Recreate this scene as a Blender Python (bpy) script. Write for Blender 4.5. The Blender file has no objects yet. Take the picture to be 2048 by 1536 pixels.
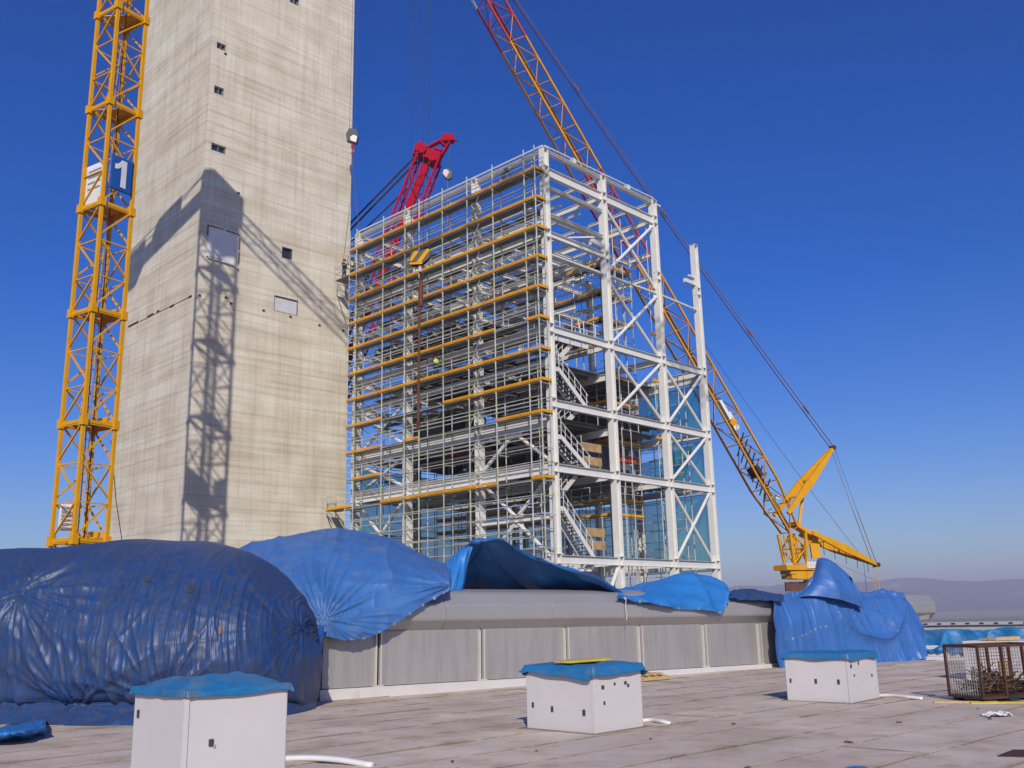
import bpy, bmesh, math, random
import numpy as np
from math import sin, cos, tan, radians, pi, atan2, sqrt
from mathutils import Vector, Matrix

random.seed(7)
SC = bpy.context.scene
COL = SC.collection

# ------------------------------------------------------------------ camera
FPX, PITCH, ROLL, CZ = 1925.0, radians(13.55), radians(1.3), 1.6
_r0 = Vector((1, 0, 0)); _f = Vector((0, cos(PITCH), sin(PITCH))); _u0 = Vector((0, -sin(PITCH), cos(PITCH)))
_rt = _r0 * cos(ROLL) - _u0 * sin(ROLL); _up = _u0 * cos(ROLL) + _r0 * sin(ROLL)
cam = bpy.data.cameras.new('camera'); camo = bpy.data.objects.new('camera', cam); COL.objects.link(camo)
M = Matrix((( _rt.x, _up.x, -_f.x, 0), (_rt.y, _up.y, -_f.y, 0), (_rt.z, _up.z, -_f.z, CZ), (0, 0, 0, 1)))
camo.matrix_world = M
cam.sensor_width = 36.0; cam.lens = 36.0 * FPX / 2048.0
cam.clip_start = 0.1; cam.clip_end = 40000
SC.camera = camo

# ------------------------------------------------------------------ sky, sun, exposure
SUN_EL, SHADOW_AZ = 30.5, -3.0            # shadows fall 3 degrees left of straight away from the camera
world = bpy.data.worlds.new('World'); SC.world = world; world.use_nodes = True
wn = world.node_tree.nodes; wl = world.node_tree.links
sky = wn.new('ShaderNodeTexSky'); sky.sky_type = 'NISHITA'; sky.sun_disc = False
sky.sun_elevation = radians(SUN_EL); sky.sun_rotation = radians(180 + SHADOW_AZ)
sky.altitude = 300; sky.air_density = 1.0; sky.dust_density = 0.7; sky.ozone_density = 6.0
hs = wn.new('ShaderNodeHueSaturation'); hs.inputs['Hue'].default_value = .521; hs.inputs['Saturation'].default_value = 1.33; hs.inputs['Value'].default_value = 1.0
wl.new(sky.outputs[0], hs.inputs['Color']); wl.new(hs.outputs[0], wn['Background'].inputs['Color'])
wn['Background'].inputs['Strength'].default_value = 0.105
sl = bpy.data.lights.new('sun', 'SUN'); sl.energy = 3.6; sl.angle = radians(0.55); sl.color = (1.0, 0.93, 0.82)
so = bpy.data.objects.new('sun', sl); COL.objects.link(so)
_d = Vector((sin(radians(SHADOW_AZ)) * cos(radians(SUN_EL)), cos(radians(SHADOW_AZ)) * cos(radians(SUN_EL)), -sin(radians(SUN_EL))))
so.rotation_euler = _d.to_track_quat('-Z', 'Y').to_euler(); so.location = (0, -20, 60)
vs = SC.view_settings; vs.view_transform = 'Standard'; vs.look = 'None'; vs.exposure = 0.13; vs.gamma = 1.0; vs.use_curve_mapping = False

GZ = -18.0                                 # the yard, far below the roof

# ------------------------------------------------------------------ helpers
def V3(*a): return Vector(a)
def ray(x, y):
    return (_f * FPX + _rt * (x - 1024) + _up * (768 - y)).normalized()
def at(x, y, Y):                           # a point at depth Y (metres ahead) seen along a direction
    d = ray(x, y); return V3(0, 0, CZ) + d * (Y / d.y)
def ground(x, y, z=0.0):
    d = ray(x, y); return V3(0, 0, CZ) + d * ((z - CZ) / d.z)
def az(a): return V3(sin(radians(a)), cos(radians(a)), 0)

def tag(o, label=None, cat=None, group=None, kind=None):
    if label: o['label'] = label
    if cat: o['category'] = cat
    if group: o['group'] = group
    if kind: o['kind'] = kind
    return o
def empty(name, loc=(0, 0, 0), rz=0.0):
    o = bpy.data.objects.new(name, None); COL.objects.link(o); o.location = loc; o.rotation_euler = (0, 0, rz); o.empty_display_size = .2
    return o
def link(name, me, mat=None, parent=None, loc=None, rz=None):
    o = bpy.data.objects.new(name, me); COL.objects.link(o)
    if mat is not None and len(me.materials) == 0: me.materials.append(mat)
    if parent is not None: o.parent = parent
    if loc is not None: o.location = loc
    if rz is not None: o.rotation_euler = (0, 0, rz)
    return o

class MB:
    def __init__(s): s.v = []; s.f = []
    def add(s, vs, fs):
        n = len(s.v); s.v += [tuple(v) for v in vs]; s.f += [tuple(i + n for i in f) for f in fs]; return s
    def box(s, x0, x1, y0, y1, z0, z1):
        return s.add([(x0,y0,z0),(x1,y0,z0),(x1,y1,z0),(x0,y1,z0),(x0,y0,z1),(x1,y0,z1),(x1,y1,z1),(x0,y1,z1)],
                     [(0,3,2,1),(4,5,6,7),(0,1,5,4),(1,2,6,5),(2,3,7,6),(3,0,4,7)])
    def frame(s, p, q, up=None):
        p = Vector(p); q = Vector(q); d = (q - p).normalized()
        u = Vector(up) if up else (V3(0, 0, 1) if abs(d.z) < .9 else V3(0, 1, 0))
        a = d.cross(u).normalized(); b = a.cross(d).normalized()
        return p, q, a, b
    def prism(s, p, q, prof, up=None, ends=True):     # prof: closed list of (across, up)
        p, q, a, b = s.frame(p, q, up); n = len(prof)
        vs = [p + a * x + b * y for x, y in prof] + [q + a * x + b * y for x, y in prof]
        fs = [(i, (i + 1) % n, n + (i + 1) % n, n + i) for i in range(n)]
        if ends: fs += [tuple(range(n))[::-1], tuple(range(n, 2 * n))]
        return s.add(vs, fs)
    def bar(s, p, q, w, h=None, up=None):
        h = h or w; return s.prism(p, q, [(-w/2,-h/2),(w/2,-h/2),(w/2,h/2),(-w/2,h/2)], up)
    def tube(s, p, q, r, n=6, up=None):
        return s.prism(p, q, [(r * cos(2*pi*i/n), r * sin(2*pi*i/n)) for i in range(n)], up)
    def ibeam(s, p, q, h, w, t=.02, tf=None, up=None):
        tf = tf or t; h2, w2 = h/2, w/2
        return s.prism(p, q, [(-w2,-h2),(w2,-h2),(w2,-h2+tf),(t/2,-h2+tf),(t/2,h2-tf),(w2,h2-tf),(w2,h2),(-w2,h2),(-w2,h2-tf),(-t/2,h2-tf),(-t/2,-h2+tf),(-w2,-h2+tf)], up)
    def path(s, pts, r, n=5):
        for a, b in zip(pts, pts[1:]): s.tube(a, b, r, n)
        return s
    def mesh(s, name, smooth=False):
        me = bpy.data.meshes.new(name); me.from_pydata(s.v, [], s.f); me.update()
        bm = bmesh.new(); bm.from_mesh(me); bmesh.ops.recalc_face_normals(bm, faces=bm.faces); bm.to_mesh(me); bm.free()
        if smooth: me.polygons.foreach_set('use_smooth', [True] * len(me.polygons))
        return me
    def build(s, name, mat, parent=None, smooth=False, loc=None, rz=None):
        return link(name, s.mesh(name, smooth), mat, parent, loc, rz)

def bevel(o, w=.01, seg=2):
    m = o.modifiers.new('bevel', 'BEVEL'); m.width = w; m.segments = seg; m.limit_method = 'ANGLE'; return o

# ---- numpy noise for cloth
_rng = np.random.RandomState(5); _H = _rng.rand(256, 256)
def vnoise(x, y):
    x = np.asarray(x, float); y = np.asarray(y, float)
    xi = np.floor(x).astype(int); yi = np.floor(y).astype(int); fx = x - xi; fy = y - yi
    fx = fx*fx*(3-2*fx); fy = fy*fy*(3-2*fy)
    h = lambda a, b: _H[a % 256, b % 256]
    return (h(xi,yi)*(1-fx)+h(xi+1,yi)*fx)*(1-fy) + (h(xi,yi+1)*(1-fx)+h(xi+1,yi+1)*fx)*fy
def ridge(x, y): return 1 - np.abs(2 * vnoise(x, y) - 1)

# ------------------------------------------------------------------ materials
def mat(name, col, rough=.6, metal=0.0, var=.12, scale=3.0, bump=0.0, bscale=40.0, spec=.4, alt=None, altscale=1.2, altlo=.5, althi=.7, stretch=(1,1,1), altstretch=None, coat=0.0, gen=False):
    m = bpy.data.materials.new(name); m.use_nodes = True; nt = m.node_tree; N = nt.nodes; L = nt.links
    b = N['Principled BSDF']; b.inputs['Roughness'].default_value = rough; b.inputs['Metallic'].default_value = metal
    b.inputs['Specular IOR Level'].default_value = spec; b.inputs['Coat Weight'].default_value = coat
    tc = N.new('ShaderNodeTexCoord'); mp = N.new('ShaderNodeMapping'); mp.inputs['Scale'].default_value = stretch
    L.new(tc.outputs['Object'], mp.inputs['Vector'])
    n = N.new('ShaderNodeTexNoise'); n.inputs['Scale'].default_value = scale; n.inputs['Detail'].default_value = 6; n.inputs['Roughness'].default_value = .6
    L.new(mp.outputs[0], n.inputs['Vector'])
    r = N.new('ShaderNodeValToRGB'); e = r.color_ramp.elements
    e[0].position = .3; e[1].position = .7
    e[0].color = (*[max(0, c * (1 - var)) for c in col], 1); e[1].color = (*[min(1, c * (1 + var)) for c in col], 1)
    L.new(n.outputs['Fac'], r.inputs['Fac']); out = r.outputs[0]
    if alt:
        n2 = N.new('ShaderNodeTexNoise'); n2.inputs['Scale'].default_value = altscale; n2.inputs['Detail'].default_value = 8; n2.inputs['Roughness'].default_value = .68
        if altstretch:
            mp2 = N.new('ShaderNodeMapping'); mp2.inputs['Scale'].default_value = altstretch; mp2.inputs['Location'].default_value = (3.1, 7.7, 1.3)
            L.new(tc.outputs['Object'], mp2.inputs['Vector']); L.new(mp2.outputs[0], n2.inputs['Vector'])
        else: L.new(mp.outputs[0], n2.inputs['Vector'])
        r2 = N.new('ShaderNodeValToRGB'); r2.color_ramp.elements[0].position = altlo; r2.color_ramp.elements[1].position = althi
        L.new(n2.outputs['Fac'], r2.inputs['Fac'])
        mx = N.new('ShaderNodeMix'); mx.data_type = 'RGBA'; L.new(r2.outputs[0], mx.inputs['Factor']); L.new(out, mx.inputs['A']); mx.inputs['B'].default_value = (*alt, 1)
        out = mx.outputs['Result']
    L.new(out, b.inputs['Base Color'])
    if bump > 0:
        nb = N.new('ShaderNodeTexNoise'); nb.inputs['Scale'].default_value = bscale; nb.inputs['Detail'].default_value = 5
        L.new(mp.outputs[0], nb.inputs['Vector'])
        bp = N.new('ShaderNodeBump'); bp.inputs['Strength'].default_value = bump; bp.inputs['Distance'].default_value = .02
        L.new(nb.outputs['Fac'], bp.inputs['Height']); L.new(bp.outputs[0], b.inputs['Normal'])
    return m

MT = {}
MT['steel'] = mat('white_steel_paint', (.70, .69, .65), .6, spec=.2, var=.06, scale=1.5, alt=(.42, .38, .32), altscale=.9, altlo=.62, althi=.85)
MT['galv'] = mat('galvanised_tube', (.52, .52, .48), .5, .25, var=.25, scale=2.0)
MT['galv_deck'] = mat('galvanised_deck', (.20, .20, .19), .6, .3, var=.25, scale=1.2)
MT['toe'] = mat('orange_toe_board', (.76, .34, .010), .65, var=.12, scale=1.1, alt=(.45, .24, .05), altscale=2.5, altlo=.62, althi=.85, spec=.2)
MT['coupler'] = mat('yellow_green_coupler', (.36, .42, .08), .6, var=.4, scale=.6)
MT['ply'] = mat('plywood', (.42, .28, .13), .7, var=.25, scale=2.0)
MT['deck'] = mat('dark_deck', (.13, .13, .125), .7, var=.3, scale=.8)
MT['red_beam'] = mat('red_primer', (.38, .05, .02), .6, var=.15)
MT['crane_yellow'] = mat('crane_yellow', (.70, .33, .006), .6, spec=.2, var=.10, scale=1.3, alt=(.38, .17, .02), altscale=2.2, altlo=.6, althi=.8)
MT['boom_yellow'] = mat('boom_yellow', (.62, .27, .015), .6, spec=.2, var=.12, scale=1.0, alt=(.4, .15, .05), altscale=1.6, altlo=.58, althi=.75)
MT['boom_red'] = mat('boom_red', (.48, .05, .05), .65, spec=.15, var=.12)
MT['boom_white'] = mat('boom_white', (.7, .7, .68), .45, var=.06)
MT['crane_red'] = mat('crane_red', (.42, .002, .030), .75, spec=.08, var=.1, scale=1.0)
MT['rope'] = mat('wire_rope', (.05, .05, .055), .5, .6, var=.2)
MT['rope_rust'] = mat('greased_pendant', (.22, .10, .055), .6, .2, var=.2)
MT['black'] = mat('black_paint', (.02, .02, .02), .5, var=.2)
MT['hazard_yellow'] = mat('hazard_yellow', (.70, .33, .01), .7, spec=.1, var=.08)
MT['white_paint'] = mat('white_paint', (.75, .74, .72), .5, var=.05)
MT['rust_chain'] = mat('rusty_chain', (.13, .045, .022), .75, var=.3, scale=6)
MT['rust'] = mat('rusty_steel', (.065, .028, .020), .8, var=.35, scale=9, bump=.2, bscale=60)
MT['rust_tube'] = mat('brown_mast', (.10, .035, .022), .6, var=.25, scale=1.0, stretch=(4, 4, .3))
MT['wood'] = mat('new_timber', (.52, .36, .16), .7, var=.2, scale=3, stretch=(1, 8, 8))
MT['zinc'] = mat('zinc_sheet', (.43, .405, .385), .42, .4, var=.06, scale=.9, alt=(.34, .315, .295), altscale=1.6, altlo=.42, althi=.74, altstretch=(3.5, 3.5, .3), bump=.05, bscale=3)  # vertical streaks in the colour stand in for reflections on the panels
MT['zinc_post'] = mat('aluminium_post', (.66, .62, .56), .4, .3, var=.06)
MT['zinc_cowl'] = mat('zinc_cowl', (.40, .385, .38), .45, .4, var=.05, scale=.8, bump=.04, bscale=2.5)
MT['plinth'] = mat('white_plinth', (.60, .57, .55), .7, var=.06, scale=2, alt=(.42, .36, .30), altscale=2, altlo=.58, althi=.8)
MT['boxwhite'] = mat('white_membrane', (.60, .565, .555), .62, var=.035, scale=1.6, alt=(.47, .43, .40), altscale=1.5, altlo=.62, althi=.9, bump=.03, bscale=6)
MT['slot'] = mat('dark_slot', (.05, .05, .055), .5, var=.2)
MT['foil'] = mat('foil_patch', (.7, .7, .7), .25, .7, var=.1)
MT['glass'] = mat('window_glass', (.03, .035, .04), .08, var=.1, spec=.6)
MT['glass_sheet'] = mat('silver_pane', (.72, .74, .76), .25, .25, var=.1, scale=1.5)
MT['frame_dark'] = mat('window_frame', (.10, .11, .12), .5, var=.1)
MT['frame_grey'] = mat('galvanised_frame', (.4, .42, .42), .4, .5, var=.1)
MT['plastic'] = mat('plastic_sheeting', (.74, .70, .66), .4, var=.07, scale=2.0, bump=.35, bscale=4)
MT['batten'] = mat('batten', (.20, .11, .06), .8, var=.3)
MT['blue_banner'] = mat('blue_banner', (.008, .085, .36), .6, var=.08, bump=.1, bscale=3)
MT['white_banner'] = mat('white_banner', (.74, .71, .70), .6, var=.05)
MT['ink'] = mat('grey_ink', (.25, .26, .3), .6, var=.1)
MT['skin'] = mat('skin', (.45, .27, .19), .5, var=.08)
MT['cloth_dark'] = mat('dark_workwear', (.035, .04, .05), .8, var=.3)
MT['vest'] = mat('hi_vis_vest', (.62, .75, .03), .7, var=.1)
MT['jacket'] = mat('green_jacket', (.06, .11, .05), .8, var=.3)
MT['helmet_red'] = mat('red_helmet', (.45, .03, .03), .3, var=.05)
MT['helmet_yellow'] = mat('yellow_helmet', (.75, .62, .02), .3, var=.05)
MT['helmet_green'] = mat('green_helmet', (.05, .16, .06), .3, var=.05)
MT['yellow_strip'] = mat('yellow_plastic', (.62, .50, .06), .6, var=.15)
MT['scrap'] = mat('scrap_wire', (.15, .105, .07), .8, var=.5, scale=14)
MT['cardboard'] = mat('cardboard', (.45, .33, .19), .8, var=.12)
MT['yard'] = mat('yard_ground', (.20, .18, .15), .9, var=.25, scale=.05)
MT['hill'] = mat('hill_scrub', (.075, .075, .06), .95, var=.25, scale=.004, alt=(.36, .33, .27), altscale=.0028, altlo=.60, althi=.68)
MT['roofbase'] = mat('bitumen', (.05, .045, .04), .9, var=.2)
MT['field'] = mat('far_field', (.30, .26, .20), .95, var=.2, scale=.01)
MT['bldg'] = mat('far_cladding', (.42, .40, .40), .6, .2, var=.08)

def tarp_mat(name, col, dirt=None, lo=.5, hi=.72, rough=.33, transl=.0, astr=(1, 1, 1), asc=2.3, bump=.22, spec=.4, cr=1.5, crs=.45):
    m = mat(name, col, rough, 0, var=.14, scale=1.4, alt=dirt, altscale=asc, altlo=lo, althi=hi, bump=bump, bscale=11.0, spec=spec, altstretch=astr)
    nt = m.node_tree; b = nt.nodes['Principled BSDF']
    tc = [n for n in nt.nodes if n.type == 'TEX_COORD'][0]; b0 = [n for n in nt.nodes if n.type == 'BUMP'][0]
    rn = nt.nodes.new('ShaderNodeTexNoise'); rn.noise_type = 'RIDGED_MULTIFRACTAL'; rn.inputs['Scale'].default_value = cr; rn.inputs['Detail'].default_value = 3; rn.inputs['Roughness'].default_value = .45
    nt.links.new(tc.outputs['Object'], rn.inputs['Vector'])
    b1 = nt.nodes.new('ShaderNodeBump'); b1.inputs['Strength'].default_value = crs; b1.inputs['Distance'].default_value = .05
    nt.links.new(rn.outputs['Fac'], b1.inputs['Height']); nt.links.new(b1.outputs[0], b0.inputs['Normal'])
    if transl > 0:                                   # thin woven plastic lets some daylight through
        t = nt.nodes.new('ShaderNodeBsdfTranslucent'); t.inputs['Color'].default_value = (col[0]*1.5, col[1]*1.5, min(1, col[2]*1.4), 1)
        mx = nt.nodes.new('ShaderNodeMixShader'); mx.inputs[0].default_value = transl
        o = nt.nodes['Material Output']
        nt.links.new(b.outputs[0], mx.inputs[1]); nt.links.new(t.outputs[0], mx.inputs[2]); nt.links.new(mx.outputs[0], o.inputs['Surface'])
    return m
MT['tarp_old'] = tarp_mat('dirty_blue_tarpaulin', (.008, .052, .185), (.080, .072, .064), .38, .82, .46, astr=(2.6, 2.6, .6), asc=4.2, bump=.3, spec=.45, cr=1.9, crs=.5)
MT['tarp_mid'] = tarp_mat('blue_tarpaulin', (.050, .165, .44), (.14, .21, .38), .5, .78, .48, .12)
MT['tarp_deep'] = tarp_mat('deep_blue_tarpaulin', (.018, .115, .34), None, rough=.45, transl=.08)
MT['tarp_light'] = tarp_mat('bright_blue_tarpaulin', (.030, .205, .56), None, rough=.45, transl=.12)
MT['tarp_right'] = tarp_mat('violet_blue_tarpaulin', (.046, .150, .43), (.11, .19, .38), .55, .8, .42, .08)
MT['tarp_cyan'] = tarp_mat('sky_blue_tarpaulin', (.016, .155, .36), (.13, .16, .19), .52, .75, .5)

def concrete_mat():
    m = bpy.data.materials.new('slipform_concrete'); m.use_nodes = True; nt = m.node_tree; N = nt.nodes; L = nt.links
    b = N['Principled BSDF']; b.inputs['Roughness'].default_value = .85; b.inputs['Specular IOR Level'].default_value = .2
    tc = N.new('ShaderNodeTexCoord')
    def noise(scale3, det=3, loc=(0, 0, 0), rough=.5):
        mp = N.new('ShaderNodeMapping'); mp.inputs['Scale'].default_value = scale3; mp.inputs['Location'].default_value = loc
        L.new(tc.outputs['Object'], mp.inputs['Vector']); n = N.new('ShaderNodeTexNoise'); n.inputs['Scale'].default_value = 1.0
        n.inputs['Detail'].default_value = det; n.inputs['Roughness'].default_value = rough; L.new(mp.outputs[0], n.inputs['Vector']); return n.outputs['Fac']
    def ramp(src, p0, p1, c0, c1):
        r = N.new('ShaderNodeValToRGB'); e = r.color_ramp.elements; e[0].position = p0; e[1].position = p1; e[0].color = (*c0, 1); e[1].color = (*c1, 1); L.new(src, r.inputs['Fac']); return r.outputs[0]
    def mul(a, bb, fac=1.0):
        x = N.new('ShaderNodeMix'); x.data_type = 'RGBA'; x.blend_type = 'MULTIPLY'; x.inputs['Factor'].default_value = fac; L.new(a, x.inputs['A']); L.new(bb, x.inputs['B']); return x.outputs['Result']
    bands = ramp(noise((.05, .05, 1.15), 4, rough=.62), .32, .68, (.66, .59, .46), (.79, .73, .615))      # pour lifts
    band2 = ramp(noise((.10, .10, 4.2), 3, (5, 3, 1)), .38, .50, (.86, .845, .82), (1, 1, 1))
    blot = ramp(noise((.45, .45, .35), 5, (9, 2, 4)), .35, .6, (.86, .84, .80), (1, 1, 1))
    strk = ramp(noise((2.6, 2.6, .10), 3, (1, 8, 2), .65), .30, .52, (.82, .80, .77), (1, 1, 1))            # rain streaks
    strk2 = ramp(noise((9, 9, .22), 2, (4, 1, 7)), .27, .36, (.70, .68, .66), (1, 1, 1))                       # thin form-panel joints
    fine = ramp(noise((6, 6, 6), 5, (2, 2, 2)), .3, .7, (.93, .93, .93), (1.0, 1.0, 1.0))
    c = mul(mul(mul(mul(mul(bands, band2), blot), strk, .8), strk2, .75), fine)
    L.new(c, b.inputs['Base Color'])
    bp = N.new('ShaderNodeBump'); bp.inputs['Strength'].default_value = .25; bp.inputs['Distance'].default_value = .05
    L.new(noise((.3, .3, 4.5), 3, (5, 3, 1)), bp.inputs['Height']); L.new(bp.outputs[0], b.inputs['Normal'])
    return m
MT['concrete'] = concrete_mat()

def felt_mat():
    m = bpy.data.materials.new('mineral_felt'); m.use_nodes = True; nt = m.node_tree; N = nt.nodes; L = nt.links
    b = N['Principled BSDF']; b.inputs['Roughness'].default_value = .9; b.inputs['Specular IOR Level'].default_value = .25
    tc = N.new('ShaderNodeTexCoord'); oi = N.new('ShaderNodeObjectInfo'); at_ = N.new('ShaderNodeAttribute'); at_.attribute_name = 'lap'
    geo = N.new('ShaderNodeNewGeometry')
    def noise(scale, det=5, rough=.6, s3=None):
        n = N.new('ShaderNodeTexNoise'); n.inputs['Scale'].default_value = scale; n.inputs['Detail'].default_value = det; n.inputs['Roughness'].default_value = rough
        if s3:
            mp = N.new('ShaderNodeMapping'); mp.inputs['Scale'].default_value = s3; mp.inputs['Rotation'].default_value = (0, 0, radians(-42)); L.new(geo.outputs['Position'], mp.inputs['Vector']); L.new(mp.outputs[0], n.inputs['Vector'])
        else: L.new(geo.outputs['Position'], n.inputs['Vector'])
        return n.outputs['Fac']
    def ramp(src, p0, p1, c0, c1):
        r = N.new('ShaderNodeValToRGB'); e = r.color_ramp.elements; e[0].position = p0; e[1].position = p1; e[0].color = (*c0, 1); e[1].color = (*c1, 1); L.new(src, r.inputs['Fac']); return r.outputs[0]
    def mix(a, bb, fac, mode='MIX'):
        x = N.new('ShaderNodeMix'); x.data_type = 'RGBA'; x.blend_type = mode
        if isinstance(fac, float): x.inputs['Factor'].default_value = fac
        else: L.new(fac, x.inputs['Factor'])
        L.new(a, x.inputs['A']); L.new(bb, x.inputs['B']); return x.outputs['Result']
    base = ramp(noise(.55, 7, .65), .34, .68, (.53, .435, .345), (.73, .62, .515))
    tone = N.new('ShaderNodeMapRange'); tone.inputs['To Min'].default_value = .93; tone.inputs['To Max'].default_value = 1.05; L.new(oi.outputs['Random'], tone.inputs['Value'])
    cc = N.new('ShaderNodeCombineColor'); [L.new(tone.outputs[0], cc.inputs[i]) for i in range(3)]
    base = mix(base, cc.outputs[0], 1.0, 'MULTIPLY')
    stain = ramp(noise(1.4, 8, .7), .50, .70, (1, 1, 1), (.62, .54, .46))
    base = mix(base, stain, .75, 'MULTIPLY')
    smear = ramp(noise(1.0, 6, .7, (.8, 1.5, 1)), .50, .74, (1, 1, 1), (.66, .57, .48))
    base = mix(base, smear, .5, 'MULTIPLY')
    grit = ramp(noise(55, 3, .6), .3, .7, (.86, .86, .86), (1.05, 1.05, 1.05)); base = mix(base, grit, 1.0, 'MULTIPLY')
    # bitumen bled out along the lap of the next sheet, broken up by noise
    nz = noise(2.6, 5, .7); ad = N.new('ShaderNodeMath'); ad.operation = 'MULTIPLY_ADD'; L.new(nz, ad.inputs[0]); ad.inputs[1].default_value = .11; ad.inputs[2].default_value = -.028
    sb = N.new('ShaderNodeMath'); sb.operation = 'SUBTRACT'; L.new(ad.outputs[0], sb.inputs[0]); L.new(at_.outputs['Fac'], sb.inputs[1])
    mr = N.new('ShaderNodeMapRange'); mr.inputs['From Min'].default_value = -.02; mr.inputs['From Max'].default_value = .012; L.new(sb.outputs[0], mr.inputs['Value'])
    dark = N.new('ShaderNodeRGB'); dark.outputs[0].default_value = (.075, .055, .042, 1)
    sc_ = N.new('ShaderNodeMath'); sc_.operation = 'MULTIPLY'; sc_.inputs[1].default_value = .68; L.new(mr.outputs[0], sc_.inputs[0])
    base = mix(base, dark.outputs[0], sc_.outputs[0])
    L.new(base, b.inputs['Base Color'])
    bp = N.new('ShaderNodeBump'); bp.inputs['Strength'].default_value = .35; bp.inputs['Distance'].default_value = .02; L.new(noise(7, 6, .7), bp.inputs['Height']); L.new(bp.outputs[0], b.inputs['Normal'])
    return m
MT['felt'] = felt_mat()

def net_mat():
    m = bpy.data.materials.new('teal_debris_net'); m.use_nodes = True; nt = m.node_tree; N = nt.nodes; L = nt.links
    b = N['Principled BSDF']; b.inputs['Base Color'].default_value = (.012, .25, .26, 1); b.inputs['Roughness'].default_value = .7
    t = N.new('ShaderNodeBsdfTranslucent'); t.inputs['Color'].default_value = (.03, .38, .40, 1)
    mx = N.new('ShaderNodeMixShader'); mx.inputs[0].default_value = .4; L.new(b.outputs[0], mx.inputs[1]); L.new(t.outputs[0], mx.inputs[2])
    tr = N.new('ShaderNodeBsdfTransparent'); tr.inputs['Color'].default_value = (.80, .95, .98, 1)
    n = N.new('ShaderNodeTexNoise'); n.inputs['Scale'].default_value = .5; n.inputs['Detail'].default_value = 4
    tc = N.new('ShaderNodeTexCoord'); L.new(tc.outputs['Object'], n.inputs['Vector'])
    mr = N.new('ShaderNodeMapRange'); mr.inputs['To Min'].default_value = .5; mr.inputs['To Max'].default_value = .72; L.new(n.outputs['Fac'], mr.inputs['Value'])
    m2 = N.new('ShaderNodeMixShader'); L.new(mr.outputs[0], m2.inputs[0]); L.new(tr.outputs[0], m2.inputs[1]); L.new(mx.outputs[0], m2.inputs[2])
    L.new(m2.outputs[0], N['Material Output'].inputs['Surface'])
    return m
MT['net'] = net_mat()

# ------------------------------------------------------------------ ground, hills
g = MB(); g.add([(-9000, -3000, GZ), (9000, -3000, GZ), (9000, 9000, GZ), (-9000, 9000, GZ)], [(0, 1, 2, 3)])
tag(g.build('ground', MT['yard']), kind='structure')
def hill_ridge():
    nu, nv = 220, 14; vs = []; fs = []
    A = np.linspace(-62, 62, nu)
    prof_a = [-62, -30, -10, 5, 12.2, 16, 18.7, 21.3, 25, 27.3, 34, 45, 62]; prof_e = [.9, 1.1, .9, 1.0, 1.30, 1.34, 1.46, 1.47, 1.33, 1.20, 1.0, 1.2, .9]
    E = np.interp(A, prof_a, prof_e)
    for j in range(nv):
        t = j / (nv - 1)
        for i, a in enumerate(A):
            D = 4200 + 1500 * t
            top = 1.6 + 5700 * tan(radians(E[i]))
            s = t ** 1.5 if j < nv - 1 else 1
            z = GZ + (top - GZ) * s + (vnoise(a * .35, t * 5 + 3) - .5) * 55 * s * (1 - t) + (vnoise(a * 1.4, t * 9) - .5) * 22 * s
            vs.append((D * sin(radians(a)), D * cos(radians(a)), z))
    for j in range(nv - 1):
        for i in range(nu - 1):
            k = j * nu + i; fs.append((k, k + 1, k + nu + 1, k + nu))
    m = MB(); m.add(vs, fs); return m.build('hills', MT['hill'], smooth=True)
tag(hill_ridge(), kind='structure')
f = MB(); rows = []
f.add([(-4000, 1500, GZ + .3), (5000, 1500, GZ + .3), (5000, 3600, GZ + .3), (-4000, 3600, GZ + .3)], [(0, 1, 2, 3)])
tag(f.build('plain', MT['field']), kind='structure')

# ------------------------------------------------------------------ roof and its felt sheets
SA = 46.0                                     # the felt runs along this bearing
SU = az(SA); SV = V3(SU.y, -SU.x, 0)          # along, across (towards camera right)
roof = empty('roof'); tag(roof, kind='structure')
rb = MB()
def rpt(u, v, z): p = SU * u + SV * v; return (p.x, p.y, z)
rb.add([rpt(-16, -30, -.02), rpt(48, -30, -.02), rpt(48, 14, -.02), rpt(-16, 14, -.02), rpt(-16, -30, -.6), rpt(48, -30, -.6), rpt(48, 14, -.6), rpt(-16, 14, -.6)],
       [(0, 1, 2, 3), (7, 6, 5, 4), (0, 4, 5, 1), (1, 5, 6, 2), (2, 6, 7, 3), (3, 7, 4, 0)])
rb.build('roof_slab', MT['roofbase'], roof)
wl_ = MB(); wl_.add([rpt(-15.8, -29.8, -.6), rpt(47.8, -29.8, -.6), rpt(47.8, 13.8, -.6), rpt(-15.8, 13.8, -.6), rpt(-15.8, -29.8, GZ), rpt(47.8, -29.8, GZ), rpt(47.8, 13.8, GZ), rpt(-15.8, 13.8, GZ)],
       [(0, 4, 5, 1), (1, 5, 6, 2), (2, 6, 7, 3), (3, 7, 4, 0)])
wl_.build('building_wall', MT['bldg'], roof)

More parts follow.
